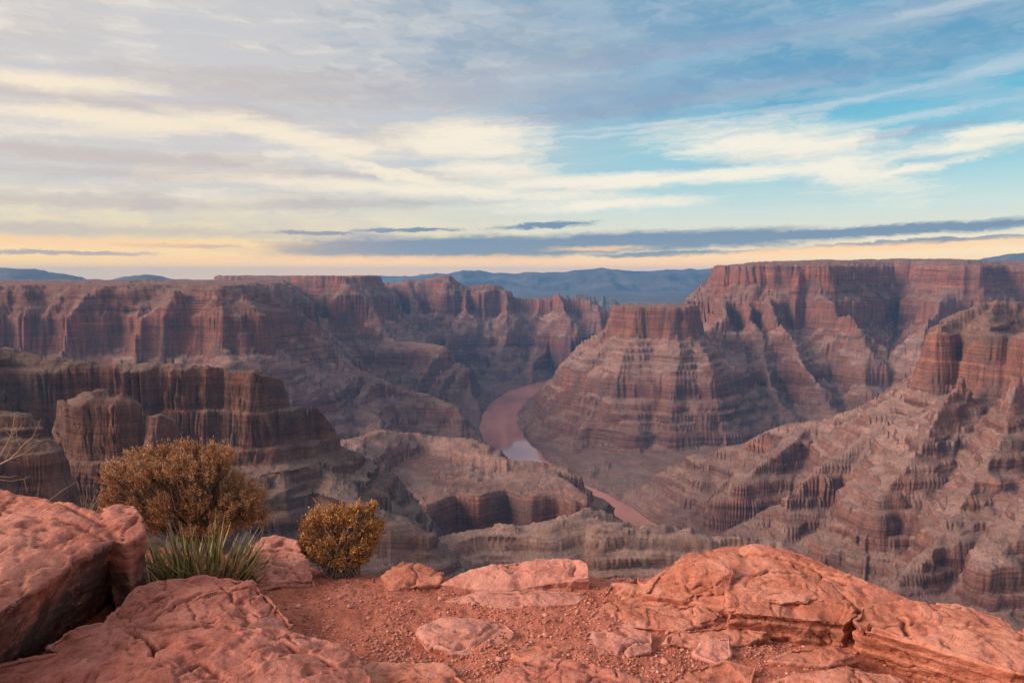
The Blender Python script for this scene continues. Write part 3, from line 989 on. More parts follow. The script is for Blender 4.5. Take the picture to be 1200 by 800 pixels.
def sandstone(name, base=(.45, .160, .100), dust=.6, varnish=.5, scale=1.0, stain=0):
    m, t, bsdf, out = new_mat(name)
    geo = t.node('ShaderNodeNewGeometry')
    pos = geo.outputs['Position']
    nz = t.sep(geo.outputs['Normal'])[2]
    big = t.noise(t.vmath('MULTIPLY', pos, (2.2, 2.2, 3.0)), scale, 5, .6, .3)
    mid = t.noise(t.vmath('MULTIPLY', pos, (9, 9, 16)), scale, 6, .68, .2)
    fin = t.noise(t.vmath('MULTIPLY', pos, (70, 70, 90)), scale, 4, .65)
    lay = t.noise(t.vmath('MULTIPLY', t.vmath('ADD', pos, t.vmath('MULTIPLY', t.comb(big, big, big), (.0, .0, .10))), (1.4, 1.4, 26)), scale, 4, .6)
    b = base
    col = t.ramp(big, [(.30, tuple(c * .74 for c in b)), (.5, b), (.72, (b[0] * 1.14, b[1] * 1.32, b[2] * 1.38))])
    col = t.mix(1.0, col, t.ramp(mid, [(.28, (.60, .54, .52)), (.46, (.95, .94, .94)), (.62, (1.06, 1.08, 1.1)), (.78, (1.22, 1.3, 1.34))]), 'MULTIPLY')
    col = t.mix(.8, col, t.mix(1.0, col, t.ramp(fin, [(.3, (.72, .68, .66)), (.5, (1, 1, 1)), (.7, (1.18, 1.2, 1.22))]), 'MULTIPLY'))
    # beds show on broken edges
    edge = t.smooth(nz, .75, .35)
    col = t.mix(t.math('MULTIPLY', edge, .8), col, t.mix(1.0, col, t.ramp(lay, [(.34, (.62, .56, .55)), (.5, (.95, .92, .92)), (.64, (1.12, 1.1, 1.08))]), 'MULTIPLY'))
    # pale rubbed dust on the upper faces
    dst = t.math('MULTIPLY', t.smooth(nz, .6, .95), t.smooth(t.math('ADD', t.math('MULTIPLY', big, .5), t.math('MULTIPLY', mid, .5)), .44, .60))
    col = t.mix(t.math('MULTIPLY', dst, dust), col, (.56, .265, .19))
    # desert varnish and lichen stains
    var = t.noise(t.vmath('MULTIPLY', pos, (4.5, 4.5, 2.2)), scale, 6, .7, .4)
    vm = t.math('MULTIPLY', t.smooth(var, .36, .55) if stain else t.smooth(var, .50, .62), edge)
    col = t.mix(t.math('MULTIPLY', vm, varnish), col, (.072, .040, .033))
    # little pits
    pit = t.voronoi(t.vmath('MULTIPLY', pos, (34, 34, 34)), scale)
    pm = t.math('MULTIPLY', t.smooth(pit, .16, .08), t.smooth(mid, .5, .6))
    col = t.mix(t.math('MULTIPLY', pm, .6), col, tuple(c * .4 for c in b))
    # greyed, weathered skin in patches
    skin = t.noise(t.vmath('ADD', t.vmath('MULTIPLY', pos, (3.2, 3.2, 3.2)), (7, 3, 1)), scale, 7, .72, .5)
    col = t.mix(t.smooth(skin, .53, .66, 0, .42), col, (b[0] * .52, b[1] * .74, b[2] * .86))
    # occlusion shade and contrast put into the colour: hollows darkened red, edges lightened
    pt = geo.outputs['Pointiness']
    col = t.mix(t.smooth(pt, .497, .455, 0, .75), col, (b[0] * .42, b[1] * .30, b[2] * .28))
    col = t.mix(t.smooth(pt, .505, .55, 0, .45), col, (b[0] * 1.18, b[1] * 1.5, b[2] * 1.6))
    t.put(bsdf.inputs['Base Color'], col)
    bsdf.inputs['Roughness'].default_value = .92
    bsdf.inputs['Specular IOR Level'].default_value = .18
    n = t.bump(mid, .5, .035)
    n = t.bump(fin, .55, .008, n)
    n = t.bump(lay, .35, .012, n)
    t.put(bsdf.inputs['Normal'], n)
    return m


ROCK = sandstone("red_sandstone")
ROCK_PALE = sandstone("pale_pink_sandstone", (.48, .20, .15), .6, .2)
ROCK_SHADED = sandstone("shaded_sandstone", (.40, .140, .098), .3, .8)  # darker copy of the red sandstone, dimmer light put into its colour
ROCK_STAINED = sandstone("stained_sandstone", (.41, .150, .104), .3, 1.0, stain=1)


def dirt_material():
    m, t, bsdf, out = new_mat("red_dirt")
    geo = t.node('ShaderNodeNewGeometry')
    pos = geo.outputs['Position']
    a = t.noise(t.vmath('MULTIPLY', pos, (3, 3, 3)), 1, 5, .6)
    b = t.noise(t.vmath('MULTIPLY', pos, (26, 26, 26)), 1, 6, .7)
    v = t.voronoi(t.vmath('MULTIPLY', pos, (75, 75, 75)), 1.0)
    vc = t.voronoi(t.vmath('MULTIPLY', pos, (75, 75, 75)), 1.0, out=1)
    col = t.ramp(a, [(.3, (.33, .105, .066)), (.55, (.41, .145, .096)), (.75, (.46, .19, .14))])
    col = t.mix(1.0, col, t.ramp(b, [(.3, (.62, .56, .54)), (.5, (1, 1, 1)), (.7, (1.25, 1.28, 1.3))]), 'MULTIPLY')
    g = t.sep(vc)[0]
    col = t.mix(t.math('MULTIPLY', t.smooth(v, .42, .25), t.smooth(g, .55, .8, 0, .7)), col, t.mix(g, (.44, .19, .14), (.54, .27, .21)))
    t.put(bsdf.inputs['Base Color'], col)
    bsdf.inputs['Roughness'].default_value = .97
    bsdf.inputs['Specular IOR Level'].default_value = .1
    n = t.bump(b, .8, .02)
    n = t.bump(v, -.6, .012, n)
    t.put(bsdf.inputs['Normal'], n)
    return m


DIRT = dirt_material()

_edge = np.array([(-900, 640), (-300, 636), (0, 636), (200, 640), (330, 650), (385, 661), (440, 667), (500, 671), (700, 674), (760, 668), (800, 657), (880, 650), (950, 664), (1010, 684), (1060, 702), (1130, 718), (1190, 738), (1300, 775), (1700, 850)], float)
_edge_w = np.array([at_z(px, py, GZ) for px, py in _edge])
_edge_a = np.arctan2(_edge_w[:, 0], _edge_w[:, 1])
_edge_r = np.hypot(_edge_w[:, 0], _edge_w[:, 1])


def ground_z(X, Y):
    A = np.arctan2(X, Y)
    R = np.hypot(X, Y)
    d = R - np.interp(A, _edge_a, _edge_r) + .05 * pn2(X / .35, Y / .35, 71) + .025 * pn2(X / .1, Y / .1, 72)
    z = GZ + .030 * pn2(X / .75, Y / .75, 73) + .016 * pn2(X / .24, Y / .24, 74) + .009 * pn2(X / .08, Y / .08, 75) + .005 * pn2(X / .03, Y / .03, 76)
    z = z - .10 * sstep(d, -.35, .02) * (.5 + .5 * pn2(X / .5, Y / .5, 77)) * .5
    hp = at_z(1095, 778, GZ)
    z = z - .10 * np.exp(-((X - hp[0]) / .34) ** 2 - ((Y - hp[1] + .25 * (X - hp[0])) / .11) ** 2)
    hq = at_z(950, 748, GZ)
    z = z - .035 * np.exp(-((X - hq[0]) / .22) ** 2 - ((Y - hq[1]) / .09) ** 2)
    z = z - np.where(d > 0, np.minimum(d * 2.2, .25) + np.maximum(d - .1, 0) * 16, 0)
    return z, d


def build_ground():
    xs = np.arange(-4.2, 4.2, .014)
    ys = np.arange(1.2, 6.2, .014)
    X, Y = np.meshgrid(xs, ys, indexing='ij')
    Z, d = ground_z(X, Y)
    V = np.stack([X, Y, Z], -1).reshape(-1, 3)
    idx = np.arange(X.size).reshape(X.shape)
    q = np.stack([idx[:-1, :-1], idx[1:, :-1], idx[1:, 1:], idx[:-1, 1:]], -1).reshape(-1, 4)
    keep = (d[:-1, :-1] < 1.2).ravel()
    used, inv = np.unique(q[keep].ravel(), return_inverse=True)
    o = mesh_obj("dirt_ground", V[used], inv.reshape(-1, 4), DIRT)
    tag(o, "red gravelly dirt on top of the canyon rim ledge", "ground", None, 'structure')
    # the rim plateau behind the viewer
    P = [(-4.2, 1.22), (4.2, 1.22), (60, -8), (900, -300), (900, -1500), (-900, -1500), (-900, -300), (-60, -8)]
    o = mesh_obj("rim_plateau", [(x, y, GZ - .03) for x, y in P], [tuple(range(8))], DIRT, smooth=False)
    tag(o, "flat red rim ground behind the ledge", "ground", None, 'structure')


build_ground()


def cells3(p, seed):
    b = np.floor(p).astype(np.int64)
    f1 = np.full(len(p), 9.0)
    f2 = np.full(len(p), 9.0)
    cid = np.zeros(len(p))
    for i in (-1, 0, 1):
        for j in (-1, 0, 1):
            for k in (-1, 0, 1):
                c = b + np.array([i, j, k])
                h = ((c[:, 0].astype(np.uint32) * np.uint32(374761393)) + (c[:, 1].astype(np.uint32) * np.uint32(668265263))
                     + (c[:, 2].astype(np.uint32) * np.uint32(2147483647)) + np.uint32((seed * 2246822519) & 0xffffffff))
                h = (h ^ (h >> np.uint32(13))) * np.uint32(1274126177)
                h = h ^ (h >> np.uint32(16))
                o = np.stack([(h & np.uint32(1023)), ((h >> np.uint32(10)) & np.uint32(1023)), ((h >> np.uint32(20)) & np.uint32(1023))], 1) / 1023.0
                d = np.linalg.norm(c + o - p, axis=1)
                closer = d < f1
                f2 = np.where(closer, f1, np.minimum(f2, d))
                cid = np.where(closer, ((h >> np.uint32(5)) & np.uint32(255)) / 255.0, cid)
                f1 = np.where(closer, d, f1)
    return f1, f2, cid


def crack_dist(P, line):
    best = np.full(len(P), 9.0)
    for a, b in zip(line[:-1], line[1:]):
        ab = b - a
        t = np.clip(((P[:, :2] - a[:2]) @ ab[:2]) / (ab[:2] @ ab[:2] + 1e-9), 0, 1)
        d = np.linalg.norm(P[:, :2] - a[:2] - t[:, None] * ab[:2], axis=1)
        best = np.minimum(best, d)
    return best


def rock(name, chunks, mat, label, cat, group=None, voxel=.009, amp=1.0, cracks=(), seed=1, strata=1.0, tilt=(0.05, 0.08), soft=2):
    """chunks: (top outline of (px, py, z) points, base z, base scale, base shift) -> one weathered rock"""
    bm = bmesh.new()
    for top, zb, sc, sh in chunks:
        T = np.array([at_z(*p) for p in top])
        c = T.mean(0)
        vs = [bm.verts.new(p) for p in T]
        hi = bm.verts.new((c[0], c[1], c[2] + .012))
        B = [bm.verts.new((c[0] + (p[0] - c[0]) * sc + sh[0], c[1] + (p[1] - c[1]) * sc + sh[1], zb)) for p in T]
        M = [bm.verts.new((p[0] + (p[0] - c[0]) * .02, p[1] + (p[1] - c[1]) * .02, p[2] * .6 + zb * .4)) for p in T] if sc > .93 else []
        r = bmesh.ops.convex_hull(bm, input=vs + [hi] + B + M)
        junk = [g for g in r['geom_interior'] if isinstance(g, bmesh.types.BMVert)]
        if junk:
            bmesh.ops.delete(bm, geom=list(set(junk)), context='VERTS')
    me = bpy.data.meshes.new(name)
    bm.to_mesh(me)
    bm.free()
    o = bpy.data.objects.new(name, me)
    COL.objects.link(o)
    md = o.modifiers.new("remesh", 'REMESH')
    md.mode = 'VOXEL'
    md.voxel_size = voxel
    sm = o.modifiers.new("smooth", 'SMOOTH')
    sm.factor = .5
    sm.iterations = soft
    dg = bpy.context.evaluated_depsgraph_get()
    ev = o.evaluated_get(dg)
    me2 = bpy.data.meshes.new_from_object(ev)
    o.modifiers.clear()
    o.data = me2
    bpy.data.meshes.remove(me)
    me2.name = name
    n = len(me2.vertices)
    co = np.empty(n * 3, np.float32)
    me2.vertices.foreach_get('co', co)
    co = co.reshape(-1, 3)
    nr = np.empty(n * 3, np.float32)
    me2.vertices.foreach_get('normal', nr)
    nr = nr.reshape(-1, 3)
    P = co + seed * 3.7
    side = 1 - np.clip(nr[:, 2], 0, 1)
    low = fbm3(P / .50, 2, seed) * .030 + (.5 - np.abs(fbm3(P / .26, 2, seed + 3))) * .012
    # broken plates: flat cells at slightly different heights with open joints between some of them
    wq = P + .05 * np.stack([fbm3(P / .16, 2, seed + 31), fbm3(P / .16, 2, seed + 32), fbm3(P / .16, 2, seed + 33)], 1)
    for csz, ch, cw in ((.34, .020, .010), (.13, .009, .0055)):
        f1, f2, cid = cells3(wq * np.array([[1, 1, 1.5]]) / csz, seed + 40)
        joint = np.clip(1 - (f2 - f1) * csz / cw, 0, 1) * (fbm3(P / .3, 1, seed + 44) > .02)
        low = low + (cid - .5) * ch - joint * ch * .8
    # split beds: stepped ledges on the broken sides, faint on the tops
    zt = co[:, 2] + tilt[0] * co[:, 0] + tilt[1] * co[:, 1] + .02 * fbm3(P / .3, 2, seed + 5)
    q = zt / .062
    led = (sstep(q - np.floor(q), .15, .95) - .5) * (.55 + .6 * fbm3(np.floor(q)[:, None] * np.array([[3.1, 1.7, 2.3]]) + P / .5, 1, seed + 6))
    fine = fbm3(P / .05, 4, seed + 9, .6) * .0055
    chip = np.maximum(fbm3(P / .12, 2, seed + 12) - .12, 0) * -.05
    disp = (low + led * .026 * strata * (.25 + side) + fine + chip) * amp
    # spalled sheets: shallow terraces broken into the top
    tb = fbm3(P * np.array([[1, 1, .4]]) / .33, 3, seed + 15)
    disp = disp - (.014 * sstep(tb, .08, .12) + .012 * sstep(tb, -.22, -.18)) * amp * np.clip(nr[:, 2], 0, 1)
    co = co + nr * disp[:, None]
    for line, w, dep in cracks:
        L = np.array([at_z(*p) for p in line])
        wob = co + .018 * np.stack([fbm3(P / .07, 2, 91), fbm3(P / .07, 2, 92), np.zeros(n)], 1)
        d = crack_dist(wob, L)
        k = np.clip(1 - d / w, 0, 1)
        co[:, 2] -= dep * k ** .7 * np.clip(nr[:, 2] * 1.5, 0, 1)
    me2.vertices.foreach_set('co', co.astype(np.float32).ravel())
    me2.materials.clear()
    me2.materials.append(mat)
    me2.polygons.foreach_set('use_smooth', np.ones(len(me2.polygons), bool))
    me2.update()
    return tag(o, label, cat, group)


BZ = GZ - .10
G_SLAB = "sandstone slabs along the rim"
rock("sandstone_boulder", [
    ([(-190, 545, -1.05), (0, 574, -1.08), (60, 581, -1.10), (112, 596, -1.13), (146, 622, -1.20), (112, 642, -1.21), (80, 652, -1.21), (34, 684, -1.21), (0, 716, -1.21), (-190, 790, -1.16)], BZ, .78, (-.14, .30)),
    ([(120, 594, -1.125), (138, 588, -1.12), (156, 590, -1.13), (166, 604, -1.15), (167, 622, -1.19), (150, 636, -1.22), (126, 630, -1.20)], BZ, .92, (-.03, .10)),
], ROCK_STAINED, "large dusky boulder at the left edge with a dark overhanging side", "boulder", seed=2, voxel=.009, amp=.55, strata=.25,
    cracks=[([(40, 615, -1.15), (90, 620, -1.17), (120, 632, -1.19)], .02, .02), ([(60, 582, -1.1), (100, 606, -1.15), (118, 618, -1.18)], .018, .025)])
rock("sandstone_slab", [
    ([(150, 694, -1.44), (176, 681, -1.42), (230, 674, -1.415), (292, 679, -1.43), (318, 695, -1.46), (348, 728, -1.51), (300, 765, -1.47), (200, 752, -1.45), (120, 728, -1.46)], BZ, 1.03, (0, 0)),
    ([(20, 768, -1.47), (130, 755, -1.46), (200, 736, -1.44), (262, 728, -1.44), (335, 735, -1.48), (395, 752, -1.51), (430, 780, -1.53), (445, 830, -1.54), (440, 960, -1.50), (0, 1000, -1.45), (-220, 900, -1.46), (-80, 790, -1.47)], BZ, 1.02, (0, 0)),
    ([(52, 756, -1.475), (74, 738, -1.46), (112, 727, -1.45), (160, 727, -1.44), (182, 745, -1.45), (170, 772, -1.46), (90, 772, -1.47)], BZ, 1.0, (0, 0)),
], ROCK_SHADED, "broad cracked red slab filling the bottom left corner below the yucca", "rock slab", G_SLAB, seed=5, voxel=.007, amp=.7, tilt=(-.12, .2),
    cracks=[([(150, 730, -1.44), (205, 733, -1.44), (240, 731, -1.44), (282, 737, -1.45), (318, 747, -1.47), (360, 750, -1.5)], .014, .10),
            ([(170, 726, -1.44), (200, 711, -1.43), (236, 696, -1.42), (262, 690, -1.42)], .011, .07), ([(316, 748, -1.47), (348, 765, -1.5), (392, 786, -1.52)], .011, .06),
            ([(180, 770, -1.45), (178, 748, -1.44), (150, 735, -1.44)], .012, .06), ([(205, 790, -1.44), (236, 772, -1.45), (262, 790, -1.45)], .014, .02), ([(262, 685, -1.42), (276, 702, -1.43), (300, 715, -1.45)], .01, .015)])
rock("sandstone_rock", [
    ([(288, 640, -1.46), (304, 628, -1.44), (322, 625, -1.43), (346, 632, -1.45), (360, 652, -1.50), (369, 680, -1.60), (330, 687, -1.60), (300, 684, -1.56), (284, 656, -1.5)], BZ, 1.02, (0, 0)),
], ROCK_PALE, "pale pink sloping rock between the yucca and the small golden shrub", "rock", seed=8, voxel=.008, amp=.7,
    cracks=[([(300, 652, -1.48), (330, 648, -1.47), (360, 662, -1.5)], .01, .018)])
rock("sandstone_slab", [
    ([(512, 684, -1.61), (540, 670, -1.58), (600, 658, -1.535), (640, 653, -1.52), (680, 654, -1.515), (690, 660, -1.515), (692, 676, -1.54), (650, 690, -1.60), (580, 694, -1.62)], BZ - .1, 1.0, (0, 0)),
], ROCK_PALE, "flat pale slab on the rim edge in the middle with a straight right end", "rock slab", G_SLAB, seed=11, voxel=.007, amp=.55)
rock("sandstone_rock", [
    ([(448, 676, -1.60), (468, 660, -1.575), (494, 660, -1.575), (520, 669, -1.59), (516, 684, -1.61), (460, 690, -1.62)], BZ, 1.05, (0, 0)),
], ROCK, "low rounded red hump on the rim just left of the pale middle slab", "rock", seed=14, voxel=.008, amp=.8)
rock("sandstone_slab", [
    ([(490, 737, -1.60), (508, 725, -1.595), (545, 722, -1.592), (590, 726, -1.592), (605, 738, -1.595), (598, 752, -1.60), (565, 763, -1.605), (530, 763, -1.605), (500, 752, -1.603)], BZ, .98, (0, 0)),
], ROCK_PALE, "oval pale slab sunk into the gravel in the middle of the dirt", "rock slab", G_SLAB, seed=17, voxel=.007, amp=.42,
    cracks=[([(536, 743, -1.6), (546, 744, -1.6)], .012, .02)])
rock("sandstone_slab", [
    ([(745, 692, -1.57), (780, 662, -1.50), (805, 647, -1.465), (850, 638, -1.435), (890, 635, -1.425), (925, 641, -1.435), (960, 662, -1.475), (1000, 679, -1.50), (1050, 694, -1.52), (1096, 714, -1.545), (1000, 728, -1.56), (900, 722, -1.57), (850, 708, -1.56), (800, 704, -1.58)], BZ - .25, 1.0, (0, 0)),
], ROCK, "highest red slab on the right, domed along the rim skyline", "rock slab", G_SLAB, seed=20, voxel=.008, amp=.42,
    cracks=[([(955, 668, -1.47), (1000, 700, -1.52), (1010, 720, -1.54)], .014, .06), ([(870, 642, -1.43), (930, 650, -1.44), (990, 682, -1.5)], .010, .04), ([(840, 676, -1.5), (900, 666, -1.47), (975, 674, -1.49)], .012, .06)])
rock("sandstone_boulder", [
    ([(752, 694, -1.545), (772, 670, -1.49), (800, 660, -1.46), (832, 654, -1.435), (852, 657, -1.435), (860, 668, -1.45), (854, 690, -1.52), (800, 700, -1.55)], BZ, .98, (0, 0)),
], ROCK, "rounded red block with a dark knob, resting against the domed slab", "boulder", seed=23, voxel=.007, amp=.6)
rock("sandstone_slab", [
    ([(850, 692, -1.525), (868, 674, -1.485), (930, 673, -1.48), (970, 681, -1.50), (988, 698, -1.535), (920, 706, -1.55), (852, 706, -1.55)], BZ, .98, (0, 0)),
], ROCK, "thin red ledge slab wedged behind the front right block", "rock slab", G_SLAB, seed=26, voxel=.007, amp=.55)
rock("sandstone_block", [
    ([(850, 716, -1.51), (872, 702, -1.485), (955, 697, -1.48), (994, 705, -1.495), (1004, 718, -1.515), (992, 730, -1.525), (940, 722, -1.525), (866, 720, -1.525)], BZ - .02, .92, (.0, .04)),
], ROCK, "square red block with a shadowed broken front, left of the long right slab", "rock block", seed=29, voxel=.006, amp=.6, strata=1.0)
rock("sandstone_slab", [
    ([(999, 724, -1.485), (1010, 709, -1.465), (1060, 701, -1.455), (1120, 713, -1.465), (1190, 734, -1.48), (1290, 770, -1.50), (1280, 812, -1.52), (1200, 780, -1.52), (1120, 760, -1.52), (1060, 750, -1.52), (1008, 738, -1.52)], BZ - .08, .87, (.02, .11)),
], ROCK, "long thick red slab at the right edge with a dark hollow under its front", "rock slab", G_SLAB, seed=32, voxel=.007, amp=.5, strata=1.2,
    cracks=[([(1055, 720, -1.47), (1062, 742, -1.5)], .012, .03), ([(1012, 728, -1.48), (1080, 726, -1.47), (1150, 738, -1.48), (1230, 752, -1.49)], .012, .06)])
rock("sandstone_slab", [
    ([(1096, 716, -1.545), (1098, 704, -1.525), (1132, 708, -1.525), (1178, 722, -1.535), (1194, 738, -1.55), (1180, 752, -1.57), (1110, 738, -1.57)], BZ - .2, 1.0, (0, 0)),
], ROCK, "small flat slab on the rim behind the long right slab", "rock slab", G_SLAB, seed=35, voxel=.008, amp=.6)
rock("sandstone_rock", [
    ([(1190, 740, -1.57), (1200, 730, -1.56), (1250, 745, -1.57), (1260, 775, -1.6), (1200, 765, -1.6)], BZ - .2, 1.0, (0, 0)),
], ROCK, "rim rock cut by the right border beyond the dark notch", "rock", seed=36, voxel=.009, amp=.6)
rock("sandstone_slab", [
    ([(568, 800, -1.585), (600, 776, -1.565), (640, 767, -1.555), (700, 777, -1.555), (776, 803, -1.565), (820, 860, -1.57), (580, 870, -1.58)], BZ, 1.0, (0, 0)),
], ROCK_SHADED, "layered slab cut by the bottom border in the middle with a dark split", "rock slab", G_SLAB, seed=38, voxel=.006, amp=.6, tilt=(.25, .2),
    cracks=[([(620, 774, -1.56), (668, 780, -1.555), (720, 796, -1.56), (770, 812, -1.565)], .014, .03)])
rock("sandstone_slab", [
    ([(664, 764, -1.605), (688, 738, -1.595), (728, 729, -1.59), (764, 740, -1.592), (764, 762, -1.6), (712, 776, -1.607)], BZ, .98, (0, 0)),
], ROCK_PALE, "broken pale slab sunk in the dirt right of the oval slab", "rock slab", G_SLAB, seed=41, voxel=.007, amp=.55,
    cracks=[([(720, 772, -1.6), (738, 755, -1.6), (766, 748, -1.6)], .014, .025)])
rock("sandstone_slab", [
    ([(892, 802, -1.585), (930, 786, -1.565), (1000, 781, -1.56), (1056, 791, -1.57), (1090, 850, -1.58), (885, 860, -1.59)], BZ, 1.0, (0, 0)),
], ROCK, "low red slab cut by the bottom border below the square block", "rock slab", G_SLAB, seed=44, voxel=.007, amp=.5)
rock("sandstone_slab", [
    ([(1132, 802, -1.59), (1160, 788, -1.575), (1260, 790, -1.575), (1290, 850, -1.58), (1130, 850, -1.6)], BZ, 1.0, (0, 0)),
], ROCK_PALE, "low slab in the bottom right corner in front of the dark hollow", "rock slab", G_SLAB, seed=47, voxel=.008, amp=.5)
rock("sandstone_rock", [
    ([(698, 700, -1.60), (716, 680, -1.575), (748, 674, -1.565), (762, 686, -1.575), (752, 706, -1.61)], BZ, 1.05, (0, 0)),
], ROCK, "low dusty red hump right of the pale middle slab", "rock", seed=50, voxel=.008, amp=.9)
rock("sandstone_rock", [
    ([(812, 764, -1.6), (824, 748, -1.575), (856, 745, -1.57), (856, 766, -1.59), (842, 776, -1.6)], BZ, 1.0, (0, 0)),
], ROCK_PALE, "small triangular pale rock in the dirt left of the square block", "rock", seed=53, voxel=.006, amp=.5)
rock("sandstone_rock", [
    ([(770, 716, -1.6), (800, 706, -1.575), (846, 706, -1.57), (850, 720, -1.59), (800, 726, -1.61)], BZ, 1.0, (0, 0)),
], ROCK, "thin broken red step under the rounded block", "rock", seed=56, voxel=.007, amp=.8)

for top, mt, lab, sd in (
    ([(690, 722, -1.60), (706, 702, -1.585), (760, 696, -1.58), (826, 704, -1.58), (842, 722, -1.585), (800, 736, -1.60), (730, 734, -1.605)], ROCK, "flush red slab between the low hump and the thin step, level with the dirt", 61),
    ([(776, 752, -1.602), (790, 738, -1.592), (850, 730, -1.588), (900, 738, -1.59), (880, 752, -1.60), (820, 760, -1.606)], ROCK, "flush red slab just in front of the square block's left corner", 64),
    ([(776, 796, -1.60), (800, 778, -1.59), (850, 772, -1.585), (886, 780, -1.59), (880, 806, -1.60), (800, 822, -1.606)], ROCK, "flush red slab at the bottom between the split slab and the low slab", 67),
    ([(520, 702, -1.608), (560, 692, -1.598), (640, 690, -1.594), (690, 694, -1.598), (676, 706, -1.606), (590, 711, -1.61)], ROCK_PALE, "flush pale ledge in the dirt right in front of the middle rim slab", 70),
    ([(900, 772, -1.606), (930, 758, -1.598), (985, 756, -1.596), (1004, 766, -1.6), (970, 778, -1.61)], ROCK, "flush broken slab in the dirt below the square block", 73),
    ([(620, 776, -1.61), (600, 764, -1.60), (640, 752, -1.598), (668, 762, -1.604)], ROCK, "small flush red slab between the oval slab and the broken pale slab", 76),
    ([(378, 792, -1.61), (440, 772, -1.60), (520, 776, -1.60), (548, 800, -1.605), (460, 826, -1.61)], ROCK, "flush red slab at the bottom beside the corner slab, half buried in dirt", 79),
):
    rock("sandstone_slab", [(top, BZ, .98, (0, 0))], mt, lab, "rock slab", G_SLAB, seed=sd, voxel=.0065, amp=.5)

# ---------------------------------------------------------------- stones and gravel
_ico_v = None


def ico():
    bm = bmesh.new()
    bmesh.ops.create_icosphere(bm, subdivisions=1, radius=1.0)
    V = np.array([v.co[:] for v in bm.verts])
    F = np.array([[v.index for v in f.verts] for f in bm.faces])
    bm.free()
    return V, F


ICO_V, ICO_F = ico()


def stone_mat(name, tint):
    m, t, bsdf, out = new_mat(name)
    geo = t.node('ShaderNodeNewGeometry')
    r = geo.outputs['Random Per Island']
    n = t.noise(t.vmath('MULTIPLY', geo.outputs['Position'], (90, 90, 90)), 1, 3, .6)
    col = t.ramp(r, [(0, (.24, .088, .06)), (.25, (.38, .135, .09)), (.6, (.46, .185, .13)), (.9, (.50, .24, .18)), (1, (.56, .33, .27))])
    col = t.mix(1.0, col, t.ramp(n, [(.3, (.75, .72, .7)), (.7, (1.15, 1.15, 1.15))]), 'MULTIPLY')
    t.put(bsdf.inputs['Base Color'], t.mix(1.0, col, tint, 'MULTIPLY'))
    bsdf.inputs['Roughness'].default_value = .95
    bsdf.inputs['Specular IOR Level'].default_value = .15
    t.put(bsdf.inputs['Normal'], t.bump(n, .4, .004))
    return m


GRAVEL = stone_mat("gravel_stone", (1, 1, 1))


def shard(rng, s):
    V = ICO_V * (1 + rng.uniform(-.32, .32, (len(ICO_V), 1)))
    V = V * np.array([1.0, rng.uniform(.55, .95), rng.uniform(.3, .65)]) * s
    a = rng.uniform(0, 6.28)
    t = rng.normal(0, .3)
    c, sn = math.cos(a), math.sin(a)
    Rz = np.array([[c, -sn, 0], [sn, c, 0], [0, 0, 1]])
    ct, st = math.cos(t), math.sin(t)
    Rx = np.array([[1, 0, 0], [0, ct, -st], [0, st, ct]])
    return V @ Rx.T @ Rz.T


def build_gravel():
    rng = np.random.default_rng(5)
    N = 15000
    px = rng.uniform(300, 1150, N * 3)
    py = 668 + 150 * rng.uniform(0, 1, N * 3) ** .8
    dens = np.exp(-((px - 560) / 330) ** 2) + .25
    keep = rng.uniform(0, 1, N * 3) < dens
    px, py = px[keep][:N], py[keep][:N]
    P = np.array([at_z(a, b, GZ) for a, b in zip(px, py)])
    cl = pn2(P[:, 0] / .3, P[:, 1] / .3, 81)
    ok = rng.uniform(-.5, .5, len(P)) < cl + .22
    P = P[ok]
    z, d = ground_z(P[:, 0], P[:, 1])
    P[:, 2] = z
    P = P[d < 0]
    VV, FF = [], []
    off = 0
    for p in P:
        s = .0030 + .0085 * rng.uniform() ** 2.2
        V = shard(rng, s) + p + np.array([0, 0, s * .18])
        VV.append(V)
        FF.append(ICO_F + off)
        off += len(V)
    o = mesh_obj("gravel", np.concatenate(VV), np.concatenate(FF), GRAVEL, smooth=False)
    tag(o, "scattered reddish gravel covering the dirt between the slabs", "gravel", None, 'stuff')
    # bigger single stones
    spots = [(398, 700), (432, 722), (468, 706), (452, 752), (484, 776), (516, 700), (556, 708), (612, 712), (640, 722), (622, 752), (655, 700), (600, 690), (676, 720), (690, 708), (548, 782), (506, 790), (420, 780),
             (380, 728), (640, 745), (782, 740), (800, 760), (880, 752), (900, 746), (778, 778), (860, 790), (978, 768), (1000, 764), (1022, 772), (1050, 780), (1085, 786), (760, 716), (720, 722), (470, 738), (585, 772), (410, 712), (350, 712)]
    for k, (a, b) in enumerate(spots):
        p = at_z(a, b, GZ)
        z, d = ground_z(p[:1], p[1:2])
        s = rng.uniform(.009, .021)
        bm = bmesh.new()
        bmesh.ops.create_icosphere(bm, subdivisions=2, radius=1)
        V = np.array([v.co[:] for v in bm.verts])
        F = np.array([[v.index for v in f.verts] for f in bm.faces])
        bm.free()
        V = V * (1 + .30 * fbm3(V * .9 + k * 5.1, 2, 3))[:, None]
        V = np.round(V * 1.6 + .2) / 1.6 * .75 + V * .25
        V = V * np.array([1, rng.uniform(.6, .9), rng.uniform(.4, .65)]) * s
        an = rng.uniform(0, 6.28)
        V = V @ np.array([[math.cos(an), math.sin(an), 0], [-math.sin(an), math.cos(an), 0], [0, 0, 1]])
        o = mesh_obj("loose_stone", V, F, GRAVEL, smooth=False)
        o.location = (p[0], p[1], float(z[0]) + s * .2)
        tag(o, "small angular red stone lying loose among the gravel on the dirt", "stone", "loose stones on the dirt")


build_gravel()


